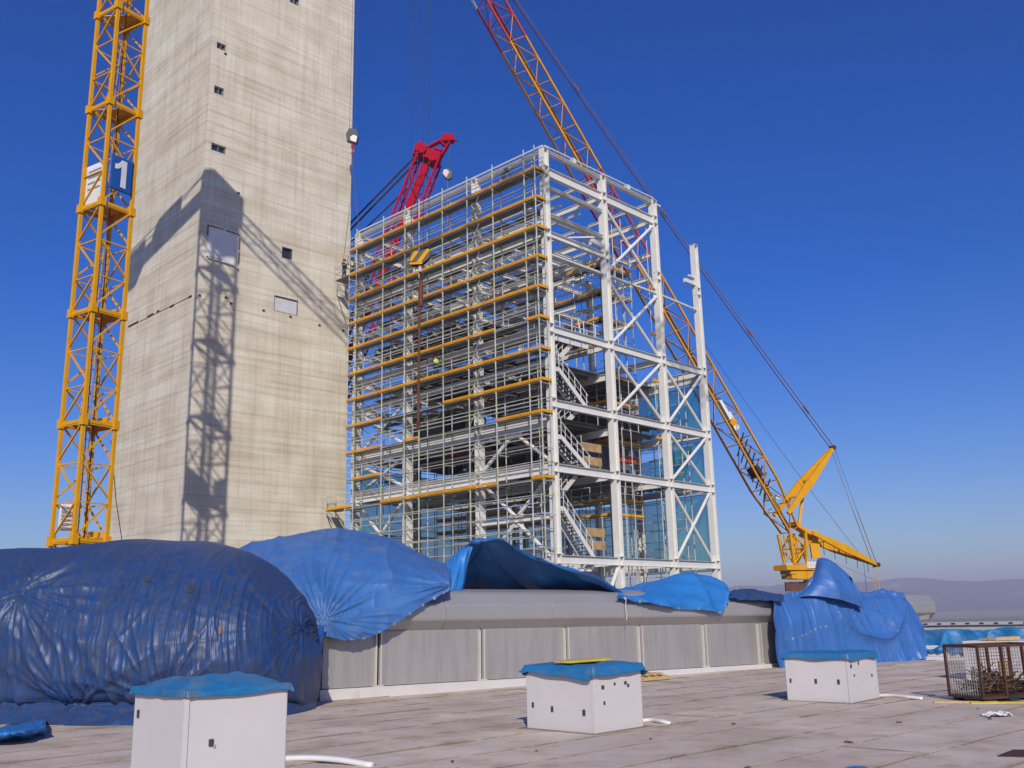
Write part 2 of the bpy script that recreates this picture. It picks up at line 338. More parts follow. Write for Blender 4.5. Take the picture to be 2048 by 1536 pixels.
def felt_sheet(u0, u1, v0, v1, seed):
    # thin sheet: low edge tucked under the neighbour, other edge lapping 8 mm over it; edges wander
    n = max(6, int((u1 - u0) / .45)); vs = []; fs = []; lap = []
    cross = (0, .04, .25, .6, .92, 1.0)
    us = [u0, u0 + .05, u0 + .10] + [u0 + (u1 - u0) * k / n for k in range(1, n + 1)]; n = len(us) - 1
    for i, u in enumerate(us):
        j0 = (vnoise(u * 1.3, seed * 3.7) - .5) * .05; j1 = (vnoise(u * 1.3, seed * 3.7 + 40) - .5) * .05
        for c in cross:
            v = v0 + j0 + (v1 + j1 - v0 - j0 + .06) * c
            z = .001 + .011 * c + (vnoise(u * .7 + seed, v * .9) - .5) * .012 * (1 if 0 < c < 1 else .2) + (.010 * max(0, vnoise(u * 2.1, seed * 5.1) - .55) * 4 if c == 1 else 0)
            vs.append(rpt(u, v, z)); lap.append(min(c, 1.02 - c if c > .96 else c) if i > 1 else (.02 if i == 0 else min(c, .045)))
    m = len(cross)
    for i in range(n):
        for j in range(m - 1):
            k = i * m + j; fs.append((k, k + m, k + m + 1, k + 1))
    for i in range(n):                           # turned-down lap edge
        a = i * m + m - 1; b = a + m; p = len(vs); vs += [(vs[a][0], vs[a][1], -.015), (vs[b][0], vs[b][1], -.015)]; lap += [0, 0]
        fs.append((a, b, p + 1, p))
    me = bpy.data.meshes.new('felt_sheet'); me.from_pydata(vs, [], fs); me.update()
    a = me.attributes.new('lap', 'FLOAT', 'POINT'); a.data.foreach_set('value', lap)
    bm = bmesh.new(); bm.from_mesh(me); bmesh.ops.recalc_face_normals(bm, faces=bm.faces); bm.to_mesh(me); bm.free()
    if me.polygons[0].normal.z < 0: me.flip_normals()
    return link('felt_sheet', me, MT['felt'], roof)
si = 0
for k in range(-27, 12):
    v0 = k * 1.02; off = (k * 3.3) % 7.5; u = -14 + off - 7.5
    while u < 47:
        u1 = min(u + 7.5, 47.5); uu = max(u, -15.5)
        if u1 - uu > .6:
            si += 1
            o = felt_sheet(uu, u1 + .10, v0, v0 + 1.02, si); o.location.z = .004 if (int((u + 40) / 7.5) % 2) else 0
        u += 7.5

# ------------------------------------------------------------------ concrete tower
TC = V3(-22.25, 65, 0); TRZ = radians(45)     # local +x runs along the right face, +y along the left face
tower = empty('concrete_tower', TC, TRZ)
tag(tower, 'tall bare concrete tower with small windows behind the yellow mast', 'tower')
TW, TL_, TH = 13.0, 13.0, 76.0
wins = [(.42, 1.20, 44.25, 44.80, 'w'), (.40, 1.23, 40.45, 41.09, 'w'), (.43, 1.64, 35.75, 36.36, 'w'), (6.70, 7.64, 28.85, 29.76, 'p'), (6.19, 8.29, 24.45, 25.69, 's'), (6.58, 7.51, 51.2, 51.9, 'w')]
def face_with_holes(rects, w, z0, z1, depth):
    m = MB(); xs = sorted({0, w} | {r[0] for r in rects} | {r[1] for r in rects}); zs = sorted({z0, z1} | {r[2] for r in rects} | {r[3] for r in rects})
    for a, b in zip(xs, xs[1:]):
        for c, d in zip(zs, zs[1:]):
            if any(r[0] - 1e-6 <= a and b <= r[1] + 1e-6 and r[2] - 1e-6 <= c and d <= r[3] + 1e-6 for r in rects): continue
            m.add([(a, 0, c), (b, 0, c), (b, 0, d), (a, 0, d)], [(0, 1, 2, 3)])
    for a, b, c, d, *_ in rects:
        m.add([(a, 0, c), (b, 0, c), (b, 0, d), (a, 0, d), (a, depth, c), (b, depth, c), (b, depth, d), (a, depth, d)], [(0, 4, 5, 1), (1, 5, 6, 2), (2, 6, 7, 3), (3, 7, 4, 0)])
    return m
tw = face_with_holes(wins, TW, GZ, TH, .45)
tw.add([(0, 0, GZ), (0, TL_, GZ), (0, TL_, TH), (0, 0, TH), (TW, 0, GZ), (TW, TL_, GZ), (TW, TL_, TH), (TW, 0, TH)], [(0, 1, 2, 3), (4, 7, 6, 5), (1, 5, 6, 2), (3, 2, 6, 7)])
me = bpy.data.meshes.new('wall'); me.from_pydata(tw.v, [], tw.f); bm = bmesh.new(); bm.from_mesh(me); bmesh.ops.remove_doubles(bm, verts=bm.verts, dist=1e-4); bmesh.ops.recalc_face_normals(bm, faces=bm.faces); bm.to_mesh(me); bm.free()
link('wall', me, MT['concrete'], tower)
for a, b, c, d, k in wins:
    f = MB(); t = .07; y0, y1 = .07, .20
    f.box(a, b, y0, y1, c, c + t).box(a, b, y0, y1, d - t, d).box(a, a + t, y0, y1, c + t, d - t).box(b - t, b, y0, y1, c + t, d - t)
    if k == 'w': f.box((a+b)/2-.02, (a+b)/2+.02, .10, .16, c+t, d-t)
    fr = f.build('window', MT['frame_grey'] if k == 'w' else MT['frame_dark'], tower)
    p = MB().box(a + t, b - t,   .22 if k != 's' else .13, .26, c + t, d - t).build('pane', MT['glass'] if k != 's' else MT['glass_sheet'], fr)
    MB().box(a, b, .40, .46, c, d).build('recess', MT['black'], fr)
# taped-over opening with battens, formwork anchors
sx0, sx1, sz0, sz1 = .5, 3.03, 27.35, 29.75
pts = []; fs = []; n = 14
for j in range(n + 1):
    for i in range(n + 1):
        u, v = i / n, j / n
        pts.append((sx0 + (sx1 - sx0) * u, -.03 - .05 * float(ridge(u * 3 + 2, v * 4)) * sin(pi * u) , sz0 + (sz1 - sz0) * v - (.10 * u * (1 - v))))
for j in range(n):
    for i in range(n): k = j * (n + 1) + i; fs.append((k, k + 1, k + n + 2, k + n + 1))
sh = MB().add(pts, fs).build('plastic_sheet', MT['plastic'], tower, smooth=True)
for a, b in [((sx0 - .05, -.07, sz1), (sx0 + 1.2, -.07, sz1)), ((sx0 + 1.4, -.07, sz1 - .02), (sx1, -.07, sz1 - .06)), ((sx0, -.07, sz0), (sx0 + 1.2, -.07, sz0 - .02)), ((sx1, -.07, sz0 + .1), (sx1 + .02, -.07, sz0 + 1.0)), ((sx1, -.07, sz0 + 1.2), (sx1, -.07, sz1 - .3)), ((sx0, -.07, sz0 + 1.6), (sx0, -.07, sz1))]:
    MB().bar(a, b, .07).build('batten', MT['batten'], sh)
roll_ = MB().tube((sx0 + .1, -.10, sz0 - .06), (sx1 - .4, -.12, sz0 - .16), .06, 8); roll_.tube((sx1 - .4, -.12, sz0 - .16), (sx1 - .05, -.14, sz0 - .32), .09, 8); roll_.build('rolled_edge', MT['plastic'], sh)
for x, z in [(.17, 24.3), (2.64, 24.25), (5.3, 24.27), (7.62, 24.26), (10.24, 24.1), (12.49, 24.1), (2.8, 33.0), (1.15, 44.05), (2.2, 24.6)]:
    MB().box(x - .10, x + .10, -.05, .02, z - .07, z + .07).build('anchor', MT['rust'], tower)
for y0, y1, z in [(11.4, 9.6, 24.6), (8.0, 7.0, 24.6), (6.4, 6.0, 24.6), (4.2, 3.6, 24.45), (1.3, .8, 24.45)]:
    MB().box(-.05, .02, y1, y0, z - .06, z + .06).build('anchor', MT['rust'], tower)
MB().bar((-.02, 9.4, 24.55), (-.02, 1.3, 24.45), .03).build('formwork_joint', MT['batten'], tower)

# ------------------------------------------------------------------ boiler-house steel frame
SC0 = V3(2.42, 58, 0); SRZ = radians(46)      # local x along the right face, y along the left face
XS = [0, 6.0, 12.0, 17.2]; YS = [0, 6.45, 13.85, 19.9]
steel = empty('steel_frame', SC0, SRZ)
tag(steel, 'white steel building frame under construction wrapped in scaffolding', 'steel frame')
def sp(name, mb, m='steel', parent=None): return mb.build(name, MT[m], parent or steel)
TOPZ = 31.45
def column(x, y, top, w=.42, d=.42, yaw=0):
    m = MB(); m.ibeam((x, y, GZ), (x, y, top), d, w, .03, .04, up=(1, 0, 0) if yaw else (0, 1, 0)); o = sp('column', m)
    p = MB(); p.box(x - .27, x + .27, y - .27, y + .27, top, top + .03)
    for z in (4.85, 10.33, 14.35, 19.15, 25.5, 29.9):
        if z < top - .3: p.box(x - .25, x + .25, y - .25, y + .25, z - .30, z - .265).box(x - .25, x + .25, y - .25, y + .25, z + .26, z + .295)
    p.build('splice_plate', MT['steel'], o)['kind'] = 'stuff'
    return o
for i, x in enumerate(XS):
    for j, y in enumerate(YS):
        if i == 3 and j == 0: column(x, y, 29.3, .46, .46, 1); continue
        if i == 3: column(x, y, 19.0 if j < 3 else 19.2); continue
        if i in (1, 2) and j in (1, 2): column(x, y, 19.0 if i == 1 else 26.8, .34, .34); continue
        column(x, y, TOPZ if not (i == 1 and j == 0) else TOPZ, .46 if j == 0 else .5, .46, 1 if j == 0 else 0)
def beam(p, q, h=.45, w=.25, name='beam', t=.02, m='steel'): return sp(name, MB().ibeam(p, q, h, w, t), m)
def tubebrace(p, q, r=.11): return sp('brace', MB().tube(p, q, r, 8))
# right face (y = 0)
for z, h, xr in [(TOPZ - .15, .22, 2), (29.85, .62, 2), (28.75, .20, 1), (26.85, .24, 1), (25.5, .40, 1), (19.1, .50, 3), (14.32, .50, 3), (10.3, .50, 3), (4.82, .50, 3), (-1.0, .5, 3)]:
    for i in range(xr): beam((XS[i] + .24, 0, z), (XS[i + 1] - .24, 0, z), h, .3)
for i in range(2): sp('rail_tube', MB().tube((XS[i], -.1, TOPZ + .2), (XS[i + 1], -.1, TOPZ + .2), .05))
for i in range(3): tubebrace((XS[i] + .2, 0, 24.15), (XS[i + 1] - .2, 0, 24.15 if i < 2 else 24.0), .09)
def xbrace(x0, x1, z0, z1, y=0.0):
    tubebrace((x0 + .3, y - .06, z0 + .3), (x1 - .3, y - .06, z1 - .3)); tubebrace((x0 + .3, y + .06, z1 - .3), (x1 - .3, y + .06, z0 + .3))
    g = MB(); cx, cz = (x0 + x1) / 2, (z0 + z1) / 2; g.box(cx - .22, cx + .22, y - .02, y + .02, cz - .22, cz + .22)
    for xx, zz in ((x0 + .35, z0 + .4), (x1 - .35, z0 + .4), (x0 + .35, z1 - .4), (x1 - .35, z1 - .4)): g.box(xx - .2, xx + .2, y - .018, y + .018, zz - .22, zz + .22)
    sp('gusset', g)
for z0, z1 in ((4.85, 10.3), (10.3, 14.35), (14.35, 19.1)): xbrace(12, 17.2, z0, z1)
for z0, z1 in ((14.35, 19.1), (19.1, 24.15), (24.3, 29.6)): xbrace(6, 12, z0, z1)
sp('bracket', MB().box(15.6, 17.0, -.1, .1, 25.95, 26.25).box(16.2, 17.0, -.08, .08, 26.55, 26.68))
sp('bracket', MB().box(4.6, 5.75, -.1, .1, 26.1, 26.4))
for x in (3.0, 9.0): sp('clamp', MB().box(x - .15, x + .15, -.15, .15, TOPZ - .05, TOPZ + .28))
sp('bracket', MB().box(12.2, 13.0, -.06, .06, TOPZ - .2, TOPZ - .08))
tubebrace((5.8, 0, 4.4), (4.2, 0, 1.8), .13)
# left face (x = 0)
for z, h, rng in [(TOPZ - .15, .22, 3), (30.0, .4, 3), (27.9, .22, 3), (25.5, .35, 3), (19.15, .45, 3), (17.0, .35, 3), (13.25, .75, 3), (10.35, .75, 3), (4.8, .5, 3), (-1, .5, 3)]:
    for j in range(rng): beam((0, YS[j] + .26, z), (0, YS[j + 1] - .26, z), h, .3)
for j in range(3): sp('rail_tube', MB().tube((-.1, YS[j], TOPZ + .2), (-.1, YS[j + 1], TOPZ + .2), .06))
def kbrace(y0, y1, z0, z1, up):
    ym = (y0 + y1) / 2
    tubebrace((0, y0 + .3, z0 if up else z1), (0, ym, z1 if up else z0), .12); tubebrace((0, y1 - .3, z0 if up else z1), (0, ym, z1 if up else z0), .12)
    zz = z1 if up else z0; sp('gusset', MB().box(-.03, .03, ym - .6, ym + .6, zz - .35, zz + .2))
kbrace(0, 6.45, 10.8, 12.9, True); kbrace(0, 6.45, 7.55, 9.9, False); kbrace(0, 6.45, 4.9, 7.3, True); beam((0, .3, 7.4), (0, 6.2, 7.4), .3, .25)
for z0, z1 in ((10.7, 12.9), (5.2, 9.9), (13.7, 16.8)):
    tubebrace((0, 14.2, z0), (0, 19.6, z1), .12); tubebrace((.12, 14.2, z1), (.12, 19.6, z0), .12)
tubebrace((0, 6.8, 0.5), (0, 13.5, 4.6), .12)
# inner and rear beams at every level
for z in (-1, 4.8, 10.3, 13.25, 17.0, 19.1):
    for y in YS[1:]:
        for i in range(3): beam((XS[i] + .25, y, z), (XS[i + 1] - .25, y, z), .45, .25)
    for x in XS[1:]:
        for j in range(3):
            if x == 17.2 and z in (13.25, 17.0): continue
            beam((x, YS[j] + .25, z), (x, YS[j + 1] - .25, z), .45, .25)
for z in (14.35, 18.6): 
    for j in range(3): beam((17.2, YS[j] + .25, z), (17.2, YS[j + 1] - .25, z), .4, .25)
for z, hh in ((25.5, .3), (27.3, .3), (29.9, .4), (TOPZ - .15, .22)):
    for y in YS[1:]:
        if z > 29 and y < 19: continue
        for i in range(2): beam((XS[i] + .25, y, z), (XS[i + 1] - .25, y, z), hh, .2)
    for x in (6.0, 12.0):
        for j in range(3): 
            if z in (27.3,) and x == 6.0: continue
            beam((x, YS[j] + .25, z), (x, YS[j + 1] - .25, z), hh, .2)
for y in (2.1, 4.3, 8.3, 10.2, 12.0, 15.8, 17.8):
    beam((.3, y, 26.9), (11.8, y, 26.9), .22, .16, 'purlin')
    beam((.3, y, 25.2), (11.8, y, 25.2), .2, .14, 'purlin')
for y in (3.2, 9.6, 16.5): beam((.3, y, 28.6), (11.8, y, 28.6), .2, .16, 'purlin')
for x in (2.0, 4.0, 8.0, 10.0):
    beam((x, .4, 28.2), (x, 19.5, 28.2), .16, .12, 'purlin')
tubebrace((.3, .5, 27.2), (5.8, 6.2, 27.2), .07); tubebrace((5.8, .5, 27.0), (.3, 6.2, 27.0), .07)
for z in (23.3, 21.3):
    for y in YS[1:]:
        for i in range(2): beam((XS[i] + .25, y, z), (XS[i + 1] - .25, y, z), .3, .2)
    for x in (3.0, 9.0):
        for j in range(3): beam((x, YS[j] + .3, z - .05), (x, YS[j + 1] - .3, z - .05), .24, .16)
    for y in (2.2, 4.4, 8.9, 11.4, 15.9, 17.9): beam((.3, y, z + .05), (5.8, y, z + .05), .2, .14, 'purlin')
rp = random.Random(11)
for z in (24.6, 22.4, 20.3, 18.2, 16.2, 14.6, 12.2, 9.2, 8.3, 6.2):       # pipe runs, trays and walkway rails inside
    for k in range(3):
        x = rp.uniform(1.3, 5.6); y0 = rp.uniform(.6, 6); y1 = y0 + rp.uniform(5, 13); zz = z + rp.uniform(-.5, .5)
        if k == 0: sp('pipe', MB().tube((x, y0, zz), (x, min(y1, 19.3), zz), rp.uniform(.06, .14), 8))
        elif k == 1: sp('cable_tray', MB().box(x - .18, x + .18, y0, min(y1, 19.3), zz, zz + .07), 'galv')
        else:
            for dz in (.5, 1.0): sp('handrail', MB().tube((x, y0, zz + dz), (x, min(y1, 19.3), zz + dz), .03), 'galv')
            q = y0
            while q < min(y1, 19.3): sp('baluster', MB().tube((x, q, zz), (x, q, zz + 1.0), .03), 'galv'); q += 1.6
for k in range(26):                                                         # hangers and small stub beams
    x, y, z = rp.uniform(1, 5.5), rp.uniform(1, 19), rp.choice((25.2, 23.2, 21.2, 17.1, 13.4))
    sp('hanger', MB().bar((x, y, z), (x + rp.uniform(-.2, .2), y + rp.uniform(-.6, .6), z - rp.uniform(.7, 1.8)), .07))
    sp('stub_beam', MB().ibeam((x - .7, y + .8, z - .25), (x + .7, y + .8, z - .25), .22, .18, .03))
# floor decks seen from below
for (x0, x1, y0, y1, z) in [(.4, 11.8, .8, 19.4, 13.66), (.4, 11.8, 6.8, 19.4, 10.76), (.4, 7.2, .8, 6.2, 10.77), (1.2, 11.8, .8, 13.5, 17.22), (3.0, 11.8, 6.7, 19.4, 19.36), (6.4, 16.9, 2.2, 13.6, 15.4), (6.4, 16.9, 2.2, 13.6, 10.72), (.4, 11.8, 7.0, 19.4, 5.1), (.5, 5.8, 7.0, 19, 21.4)]:
    o = sp('floor_deck', MB().box(x0, x1, y0, y1, z, z + .07), 'deck')
    j = MB(); y = y0 + .4
    while y < y1: j.box(x0, x1, y - .04, y + .04, z - .16, z - .002); y += .8
    o2 = j.build('joist', MT['galv_deck'], o); o2['kind'] = 'stuff'
for p, q in [((2.2, 3.0, 16.5), (2.2, 7.6, 16.5)), ((2.2, 7.8, 16.3), (2.2, 10.2, 16.3)), ((2.5, 8.0, 12.8), (2.5, 12.5, 12.8)), ((2.0, 2.0, 12.9), (2.0, 5.0, 12.9)), ((8.2, 1.6, 11.9), (10.5, 1.6, 11.9))]:
    sp('red_beam', MB().ibeam(p, q, .42, .3, .03), 'red_beam')
# inner plant casing: dark hoppers hanging in the frame
for (x0, x1, y0, y1, z0, z1) in [(7.6, 11.4, 8.0, 13.0, 11.0, 15.2), (5.5, 11.0, 2.6, 6.0, 10.9, 13.1), (4.0, 8.5, 14.5, 18.8, 13.8, 16.8)]:
    m = MB(); m.box(x0, x1, y0, y1, z0, z1)
    cx, cy = (x0+x1)/2, (y0+y1)/2
    m.add([(x0,y0,z0),(x1,y0,z0),(x1,y1,z0),(x0,y1,z0),(cx-.5,cy-.5,z0-1.4),(cx+.5,cy-.5,z0-1.4),(cx+.5,cy+.5,z0-1.4),(cx-.5,cy+.5,z0-1.4)], [(0,1,5,4),(1,2,6,5),(2,3,7,6),(3,0,4,7),(4,5,6,7)])
    sp('plant_casing', m, 'deck')

# ---- stairs behind the first bay of the right face
def stair(x0, z0, x1, z1, y, width=1.0):
    st = empty('stair_flight'); st.parent = steel
    for yy in (y, y + width):
        MB().bar((x0, yy, z0), (x1, yy, z1), .06, .30).build('stringer', MT['steel'], st)
        for dz, r in ((1.0, .03), (.55, .022)): MB().tube((x0, yy, z0 + dz), (x1, yy, z1 + dz), r, 6).build('handrail', MT['steel'], st)
        for k in range(5):
            t = (k + .3) / 5; xx, zz = x0 + (x1 - x0) * t, z0 + (z1 - z0) * t
            MB().tube((xx, yy, zz), (xx, yy, zz + 1.0), .025, 6).build('baluster', MT['steel'], st)
    n = max(6, int(abs(z1 - z0) / .2))
    for k in range(n):
        t = (k + .5) / n; xx, zz = x0 + (x1 - x0) * t, z0 + (z1 - z0) * t
        MB().box(xx - .13, xx + .13, y + .03, y + width - .03, zz - .02, zz + .02).build('step', MT['galv_deck'], st)
def landing(x0, x1, y, z, width=2.2):
    m = MB(); m.box(x0, x1, y, y + width, z - .04, z); o = sp('landing', m, 'galv_deck')
    MB().bar((x0, y, z - .12), (x1, y, z - .12), .06, .28).build('stringer', MT['steel'], o)
    for dz in (.55, 1.05): MB().tube((x0, y, z + dz), (x1, y, z + dz), .025).build('handrail', MT['steel'], o)
    for x in (x0 + .05, x1 - .05): MB().tube((x, y, z), (x, y, z + 1.05), .025).build('baluster', MT['steel'], o)
for zb, zt, zl in ((4.85, 10.33, 8.05), (10.33, 14.35, 12.5), (14.35, 19.15, 16.85), (-.9, 4.85, 2.1)):
    stair(4.1, zb + .1, 1.3, zl - .1, .45); landing(.25, 1.3, .4, zl); stair(1.3, zl - .1, 4.1, zt + .05, 1.7)
landing(.3, 5.7, 1.6, 19.4, 1.6)
for z in (19.4,):
    for dz in (.55, 1.1): sp('handrail', MB().tube((.3, .5, z + dz), (5.6, .5, z + dz), .03))
    for x in (.4, 1.6, 2.8, 4.0, 5.2): sp('baluster', MB().tube((x, .5, z), (x, .5, z + 1.1), .03))
for z in (11.0, 11.9, 5.6, 6.4, 1.0): sp('ply_sheet', MB().box(3.9, 5.8, .9, 1.0, z, z + .55), 'ply')

# ------------------------------------------------------------------ scaffolds
LEV = [29.6 - 2.0 * k for k in range(11)]     # 29.6 ... 9.6
def coupler_mass(root, pts, par):
    m = MB()
    for x, y, z in pts: m.box(x - .052, x + .052, y - .052, y + .052, z - .07, z + .07)
    o = m.build('coupler', MT['coupler'], root); o['kind'] = 'stuff'
scaf = empty('scaffold', SC0, SRZ)
tag(scaf, 'tube scaffold with orange toe boards on the left face of the steel frame', 'scaffold')
STD = [-.25, .70, 3.62, 6.12, 8.66, 11.18, 12.76, 15.31, 18.6, 19.5]
XO, XI = -1.2, -.42
for y in STD:
    MB().tube((XO, y, GZ), (XO, y, 31.2), .045, 7).build('standard', MT['galv'], scaf)
for y in STD: MB().tube((XI, y, GZ), (XI, y, 30.4), .035, 6).build('standard', MT['galv'], scaf)
missing = {13.6: [(.70, .70)], }
def has_toe(z, y):                             # board fitted between y and the next standard?
    if z > 16.5: return not (abs(z - 19.6) < .1 and .7 <= y < 3.6)
    if abs(z - 15.6) < .1: return y < 8.6 or y > 15.0
    if abs(z - 13.6) < .1: return y < 3.5 or 11 <= y < 12.7 or y > 15
    if abs(z - 11.6) < .1: return y > 15.2 and y < 18.5
    if abs(z - 9.6) < .1: return y < .5 or 3.6 <= y < 15.2
    return False
cp = []
for z in LEV + [7.6, 5.6, 3.6]:
    boards = z > 9
    for a, b in zip(STD, STD[1:]):
        if boards and not (abs(z - 11.6) < .1 and y < 15):
            if abs(z - 11.6) < .1 and a < 15: continue
            d = MB()
            for k in range(3): d.box(XO + .04 + k * .25, XO + .04 + k * .25 + .24, a + .01, b - .01, z - .06, z - .01)
            d.build('deck_panel', MT['galv_deck'], scaf)
            if 15 < z < 29 and b - a > 1:
                d = MB(); d.box(.32, 1.15, a + .3, b - .3, z - .05, z); d.build('deck_panel', MT['galv_deck'], scaf)
            if has_toe(z, a):
                t = MB(); t.box(XO - .085, XO - .05, a + .005, b - .005, z - .0, z + .12); t.box(XO - .075, XO - .05, a + .005, b - .005, z - .075, z - .03)
                t.build('toe_board', MT['toe'], scaf)
    segs = [(-.3, 6.2), (6.2, 12.8), (12.8, 19.6)]
    for a, b in segs:
        if z > 9: MB().tube((.35, a + .4, z + .95), (.35, b - .4, z + .95), .03, 6).build('ledger', MT['galv'], scaf); MB().tube((XO + .05, a, z + .75), (XO + .05, b, z + .75), .022, 6).build('ledger', MT['galv'], scaf)
    for a, b in segs:
        for xx, dz in ((XO + .05, -.12), (XI, -.12), (XO + .05, .5), (XO + .05, 1.0), (XI, 1.0)):
            jit = random.uniform(-.02, .02); MB().tube((xx, a, z + dz + jit), (xx, b, z + dz - jit), .032, 6).build('ledger', MT['galv'], scaf)
    for y in STD:
        MB().tube((XO - .1, y + .06, z - .17), (XI + .3, y + .06, z - .17), .024, 6).build('transom', MT['galv'], scaf)
        for dz in (-.12, .5, 1.0): cp.append((XO, y, z + dz))
        cp.append((XI, y, z + 1.0))
    if boards and has_toe(z, 0.0):            # short return round the corner to the column
        t = MB(); t.box(XO - .07, -.3, -.34, -.30, z - .02, z + .15); t.build('toe_board', MT['toe'], scaf)
        MB().box(XO, -.3, -.29, .7, z - .055, z - .012).build('deck_panel', MT['galv_deck'], scaf)
coupler_mass(scaf, [c for i, c in enumerate(cp) if random.random() < .42], scaf)
for k, z in enumerate(LEV[:-1]):              # face braces: left end and beside the second column
    if k % 1 == 0: MB().tube((XI, 18.6, z - .2), (XI, 15.4, z - 1.95), .024, 6).build('diagonal', MT['galv'], scaf)
    MB().tube((XO + .03, 5.0, z - .2), (XO + .03, 6.1, z - 1.9), .022, 6).build('diagonal', MT['galv'], scaf)
# light ladder frames climbing the end bay
for z in [x * .5 for x in range(0, 60)]:
    MB().tube((XI, 18.62, z + 1), (XO, 19.48, z + 1.25), .018, 5).build('rung', MT['galv'], scaf)
# cantilevered end platforms beside the tower
for z, yy in ((27.7, 21.4), (9.6, 21.9)):
    pl = MB().box(XO, XI + .3, 19.4, yy, z - .06, z).build('end_platform', MT['galv_deck'], scaf)
    if z < 15:
        MB().box(XO - .06, XO - .03, 18.7, yy, z - .02, z + .17).build('toe_board', MT['toe'], pl)
    for dz in (.5, 1.0): MB().tube((XO, 19.5, z + dz), (XO, yy, z + dz), .024).build('guard_rail', MT['galv'], pl)
    MB().tube((XO, yy, z - .1), (XO, yy, z + 1.1), .03).build('post', MT['galv'], pl); MB().tube((XI, yy, z - .1), (XI, yy, z + 1.1), .03).build('post', MT['galv'], pl)
    for dz in (.5, 1.0): MB().tube((XO, yy, z + dz), (XI, yy, z + dz), .024).build('guard_rail', MT['galv'], pl)
    MB().bar((XO, yy - .1, z - .1), (XO, 19.5, z - 2.6), .06).build('strut', MT['galv'], pl); MB().bar((XI, yy - .1, z - .1), (XI, 19.5, z - 2.6), .06).build('strut', MT['galv'], pl)

# inner scaffold around the plant, its corner behind the second column
def scaffold_run(root, fx, stds, zs, zb, zt, toe, outw=1, toes=True, dk=True):
    # fx(s, o, z) -> local point; s along the run, o offset inward
    for s in stds:
        MB().tube(fx(s, 0, zb), fx(s, 0, zt), .035, 6).build('standard', MT['galv'], root)
        MB().tube(fx(s, .8, zb), fx(s, .8, zt), .035, 6).build('standard', MT['galv'], root)
    for z in zs:
        for dz in (-.12, .5, 1.0): MB().tube(fx(stds[0] - .1, 0, z + dz), fx(stds[-1] + .1, 0, z + dz), .024).build('ledger', MT['galv'], root)
        MB().tube(fx(stds[0] - .1, .8, z - .12), fx(stds[-1] + .1, .8, z - .12), .024).build('ledger', MT['galv'], root)
        for a, b in zip(stds, stds[1:]):
            if dk:
                d = MB(); p, q = fx(a, .05, z - .035), fx(b, .05, z - .035); p2 = fx(a, .75, z - .035)
                c = [(Vector(p) + Vector(p2)) / 2, (Vector(q) + Vector(p2) - Vector(p) + Vector(q)) / 2 if False else Vector(fx(b, .4, z - .035))]
                d.bar(c[0], c[1], .7, .05); d.build('deck_panel', MT['galv_deck'], root)
            if toes and toe(z, a):
                p, q = Vector(fx(a, -.06, z + .06)), Vector(fx(b, -.06, z + .06)); MB().bar(p, q, .035, .17).build('toe_board', MT['toe'], root)
inn = empty('inner_scaffold', SC0, SRZ)
tag(inn, 'scaffold platforms with orange toe boards inside the steel frame, behind the stairs', 'scaffold')
ZA = [25.7, 23.7, 21.7, 19.9, 17.6, 15.7, 13.0, 9.0, 8.0]
scaffold_run(inn, lambda s, o, z: (7.3 + o, s, z), [1.5, 4.0, 6.6, 9.2, 11.8, 14.4, 17.0, 19.0], ZA, -2, 27, lambda z, a: z < 27)
scaffold_run(inn, lambda s, o, z: (s, 1.5 + o, z), [7.3, 9.0, 10.8], ZA, -2, 27, lambda z, a: True)
MB().tube((7.3, .3, 0), (7.3, .3, 30), .03).build('standard', MT['galv'], inn); MB().tube((8.3, .3, 0), (8.3, .3, 29), .03).build('standard', MT['galv'], inn); MB().tube((11.4, .3, 0), (11.4, .3, 30), .03).build('standard', MT['galv'], inn)
for z in (21, 17.5, 13.4): MB().box(11.2, 12.0, .15, .3, z, z + .15).build('toe_board', MT['toe'], inn)
rear = empty('rear_scaffold', SC0, SRZ)
tag(rear, 'thin tube scaffold along the far side of the steel frame in front of teal netting', 'scaffold')
scaffold_run(rear, lambda s, o, z: (15.3 + o, s, z), [1.0, 3.5, 6.0, 8.5, 11.0, 13.5, 16.0, 18.5], [17.6, 15.6, 13.6, 11.6, 9.6, 7.6, 5.6, 3.6, 1.6], -4, 19, lambda z, a: False, toes=False, dk=False)
back = empty('back_scaffold', SC0, SRZ)
tag(back, 'tube scaffold with orange toe boards at the back left of the steel frame', 'scaffold')
scaffold_run(back, lambda s, o, z: (s, 18.6 - o, z), [1.0, 3.5, 6.0, 8.5, 11.0], [25.6, 23.6, 21.6, 17.6, 15.6, 11.6, 7.6, 4.6], -4, 27, lambda z, a: z > 12, dk=True)

# ------------------------------------------------------------------ debris nets on the far side
def net(name, label, y0, y1, z0, z1, sag, seed, tear=0.0):
    nu, nv = 40, 18; vs = []; fs = []
    for j in range(nv + 1):
        for i in range(nu + 1):
            u, v = i / nu, j / nv
            y = y0 + (y1 - y0) * u; z = z0 + (z1 - z0) * v
            if tear: z += -tear * (1 - v) * 0 - (v * tear * sin(pi * u)); y += tear * .5 * (1 - v) * sin(3 * u)
            z -= sag * v * sin(pi * u) ** 2
            x = 17.45 + .10 * float(vnoise(u * 9 + seed, v * 3)) + .05 * float(ridge(u * 22 + seed, v * 2))
            vs.append((x, y, z))
    for j in range(nv):
        for i in range(nu): k = j * (nu + 1) + i; fs.append((k, k + 1, k + nu + 2, k + nu + 1))
    root = empty(name, SC0, SRZ); MB().add(vs, fs).build('mesh_sheet', MT['net'], root, smooth=True)
    MB().path([(17.46, y0 + (y1 - y0) * t, z1 - sag * sin(pi * t) ** 2 - (tear * sin(pi * t))) for t in [k / 12 for k in range(13)]], .03).build('edge_rope', MT['galv'], root)
    tag(root, label, 'net', 'teal debris nets'); return root
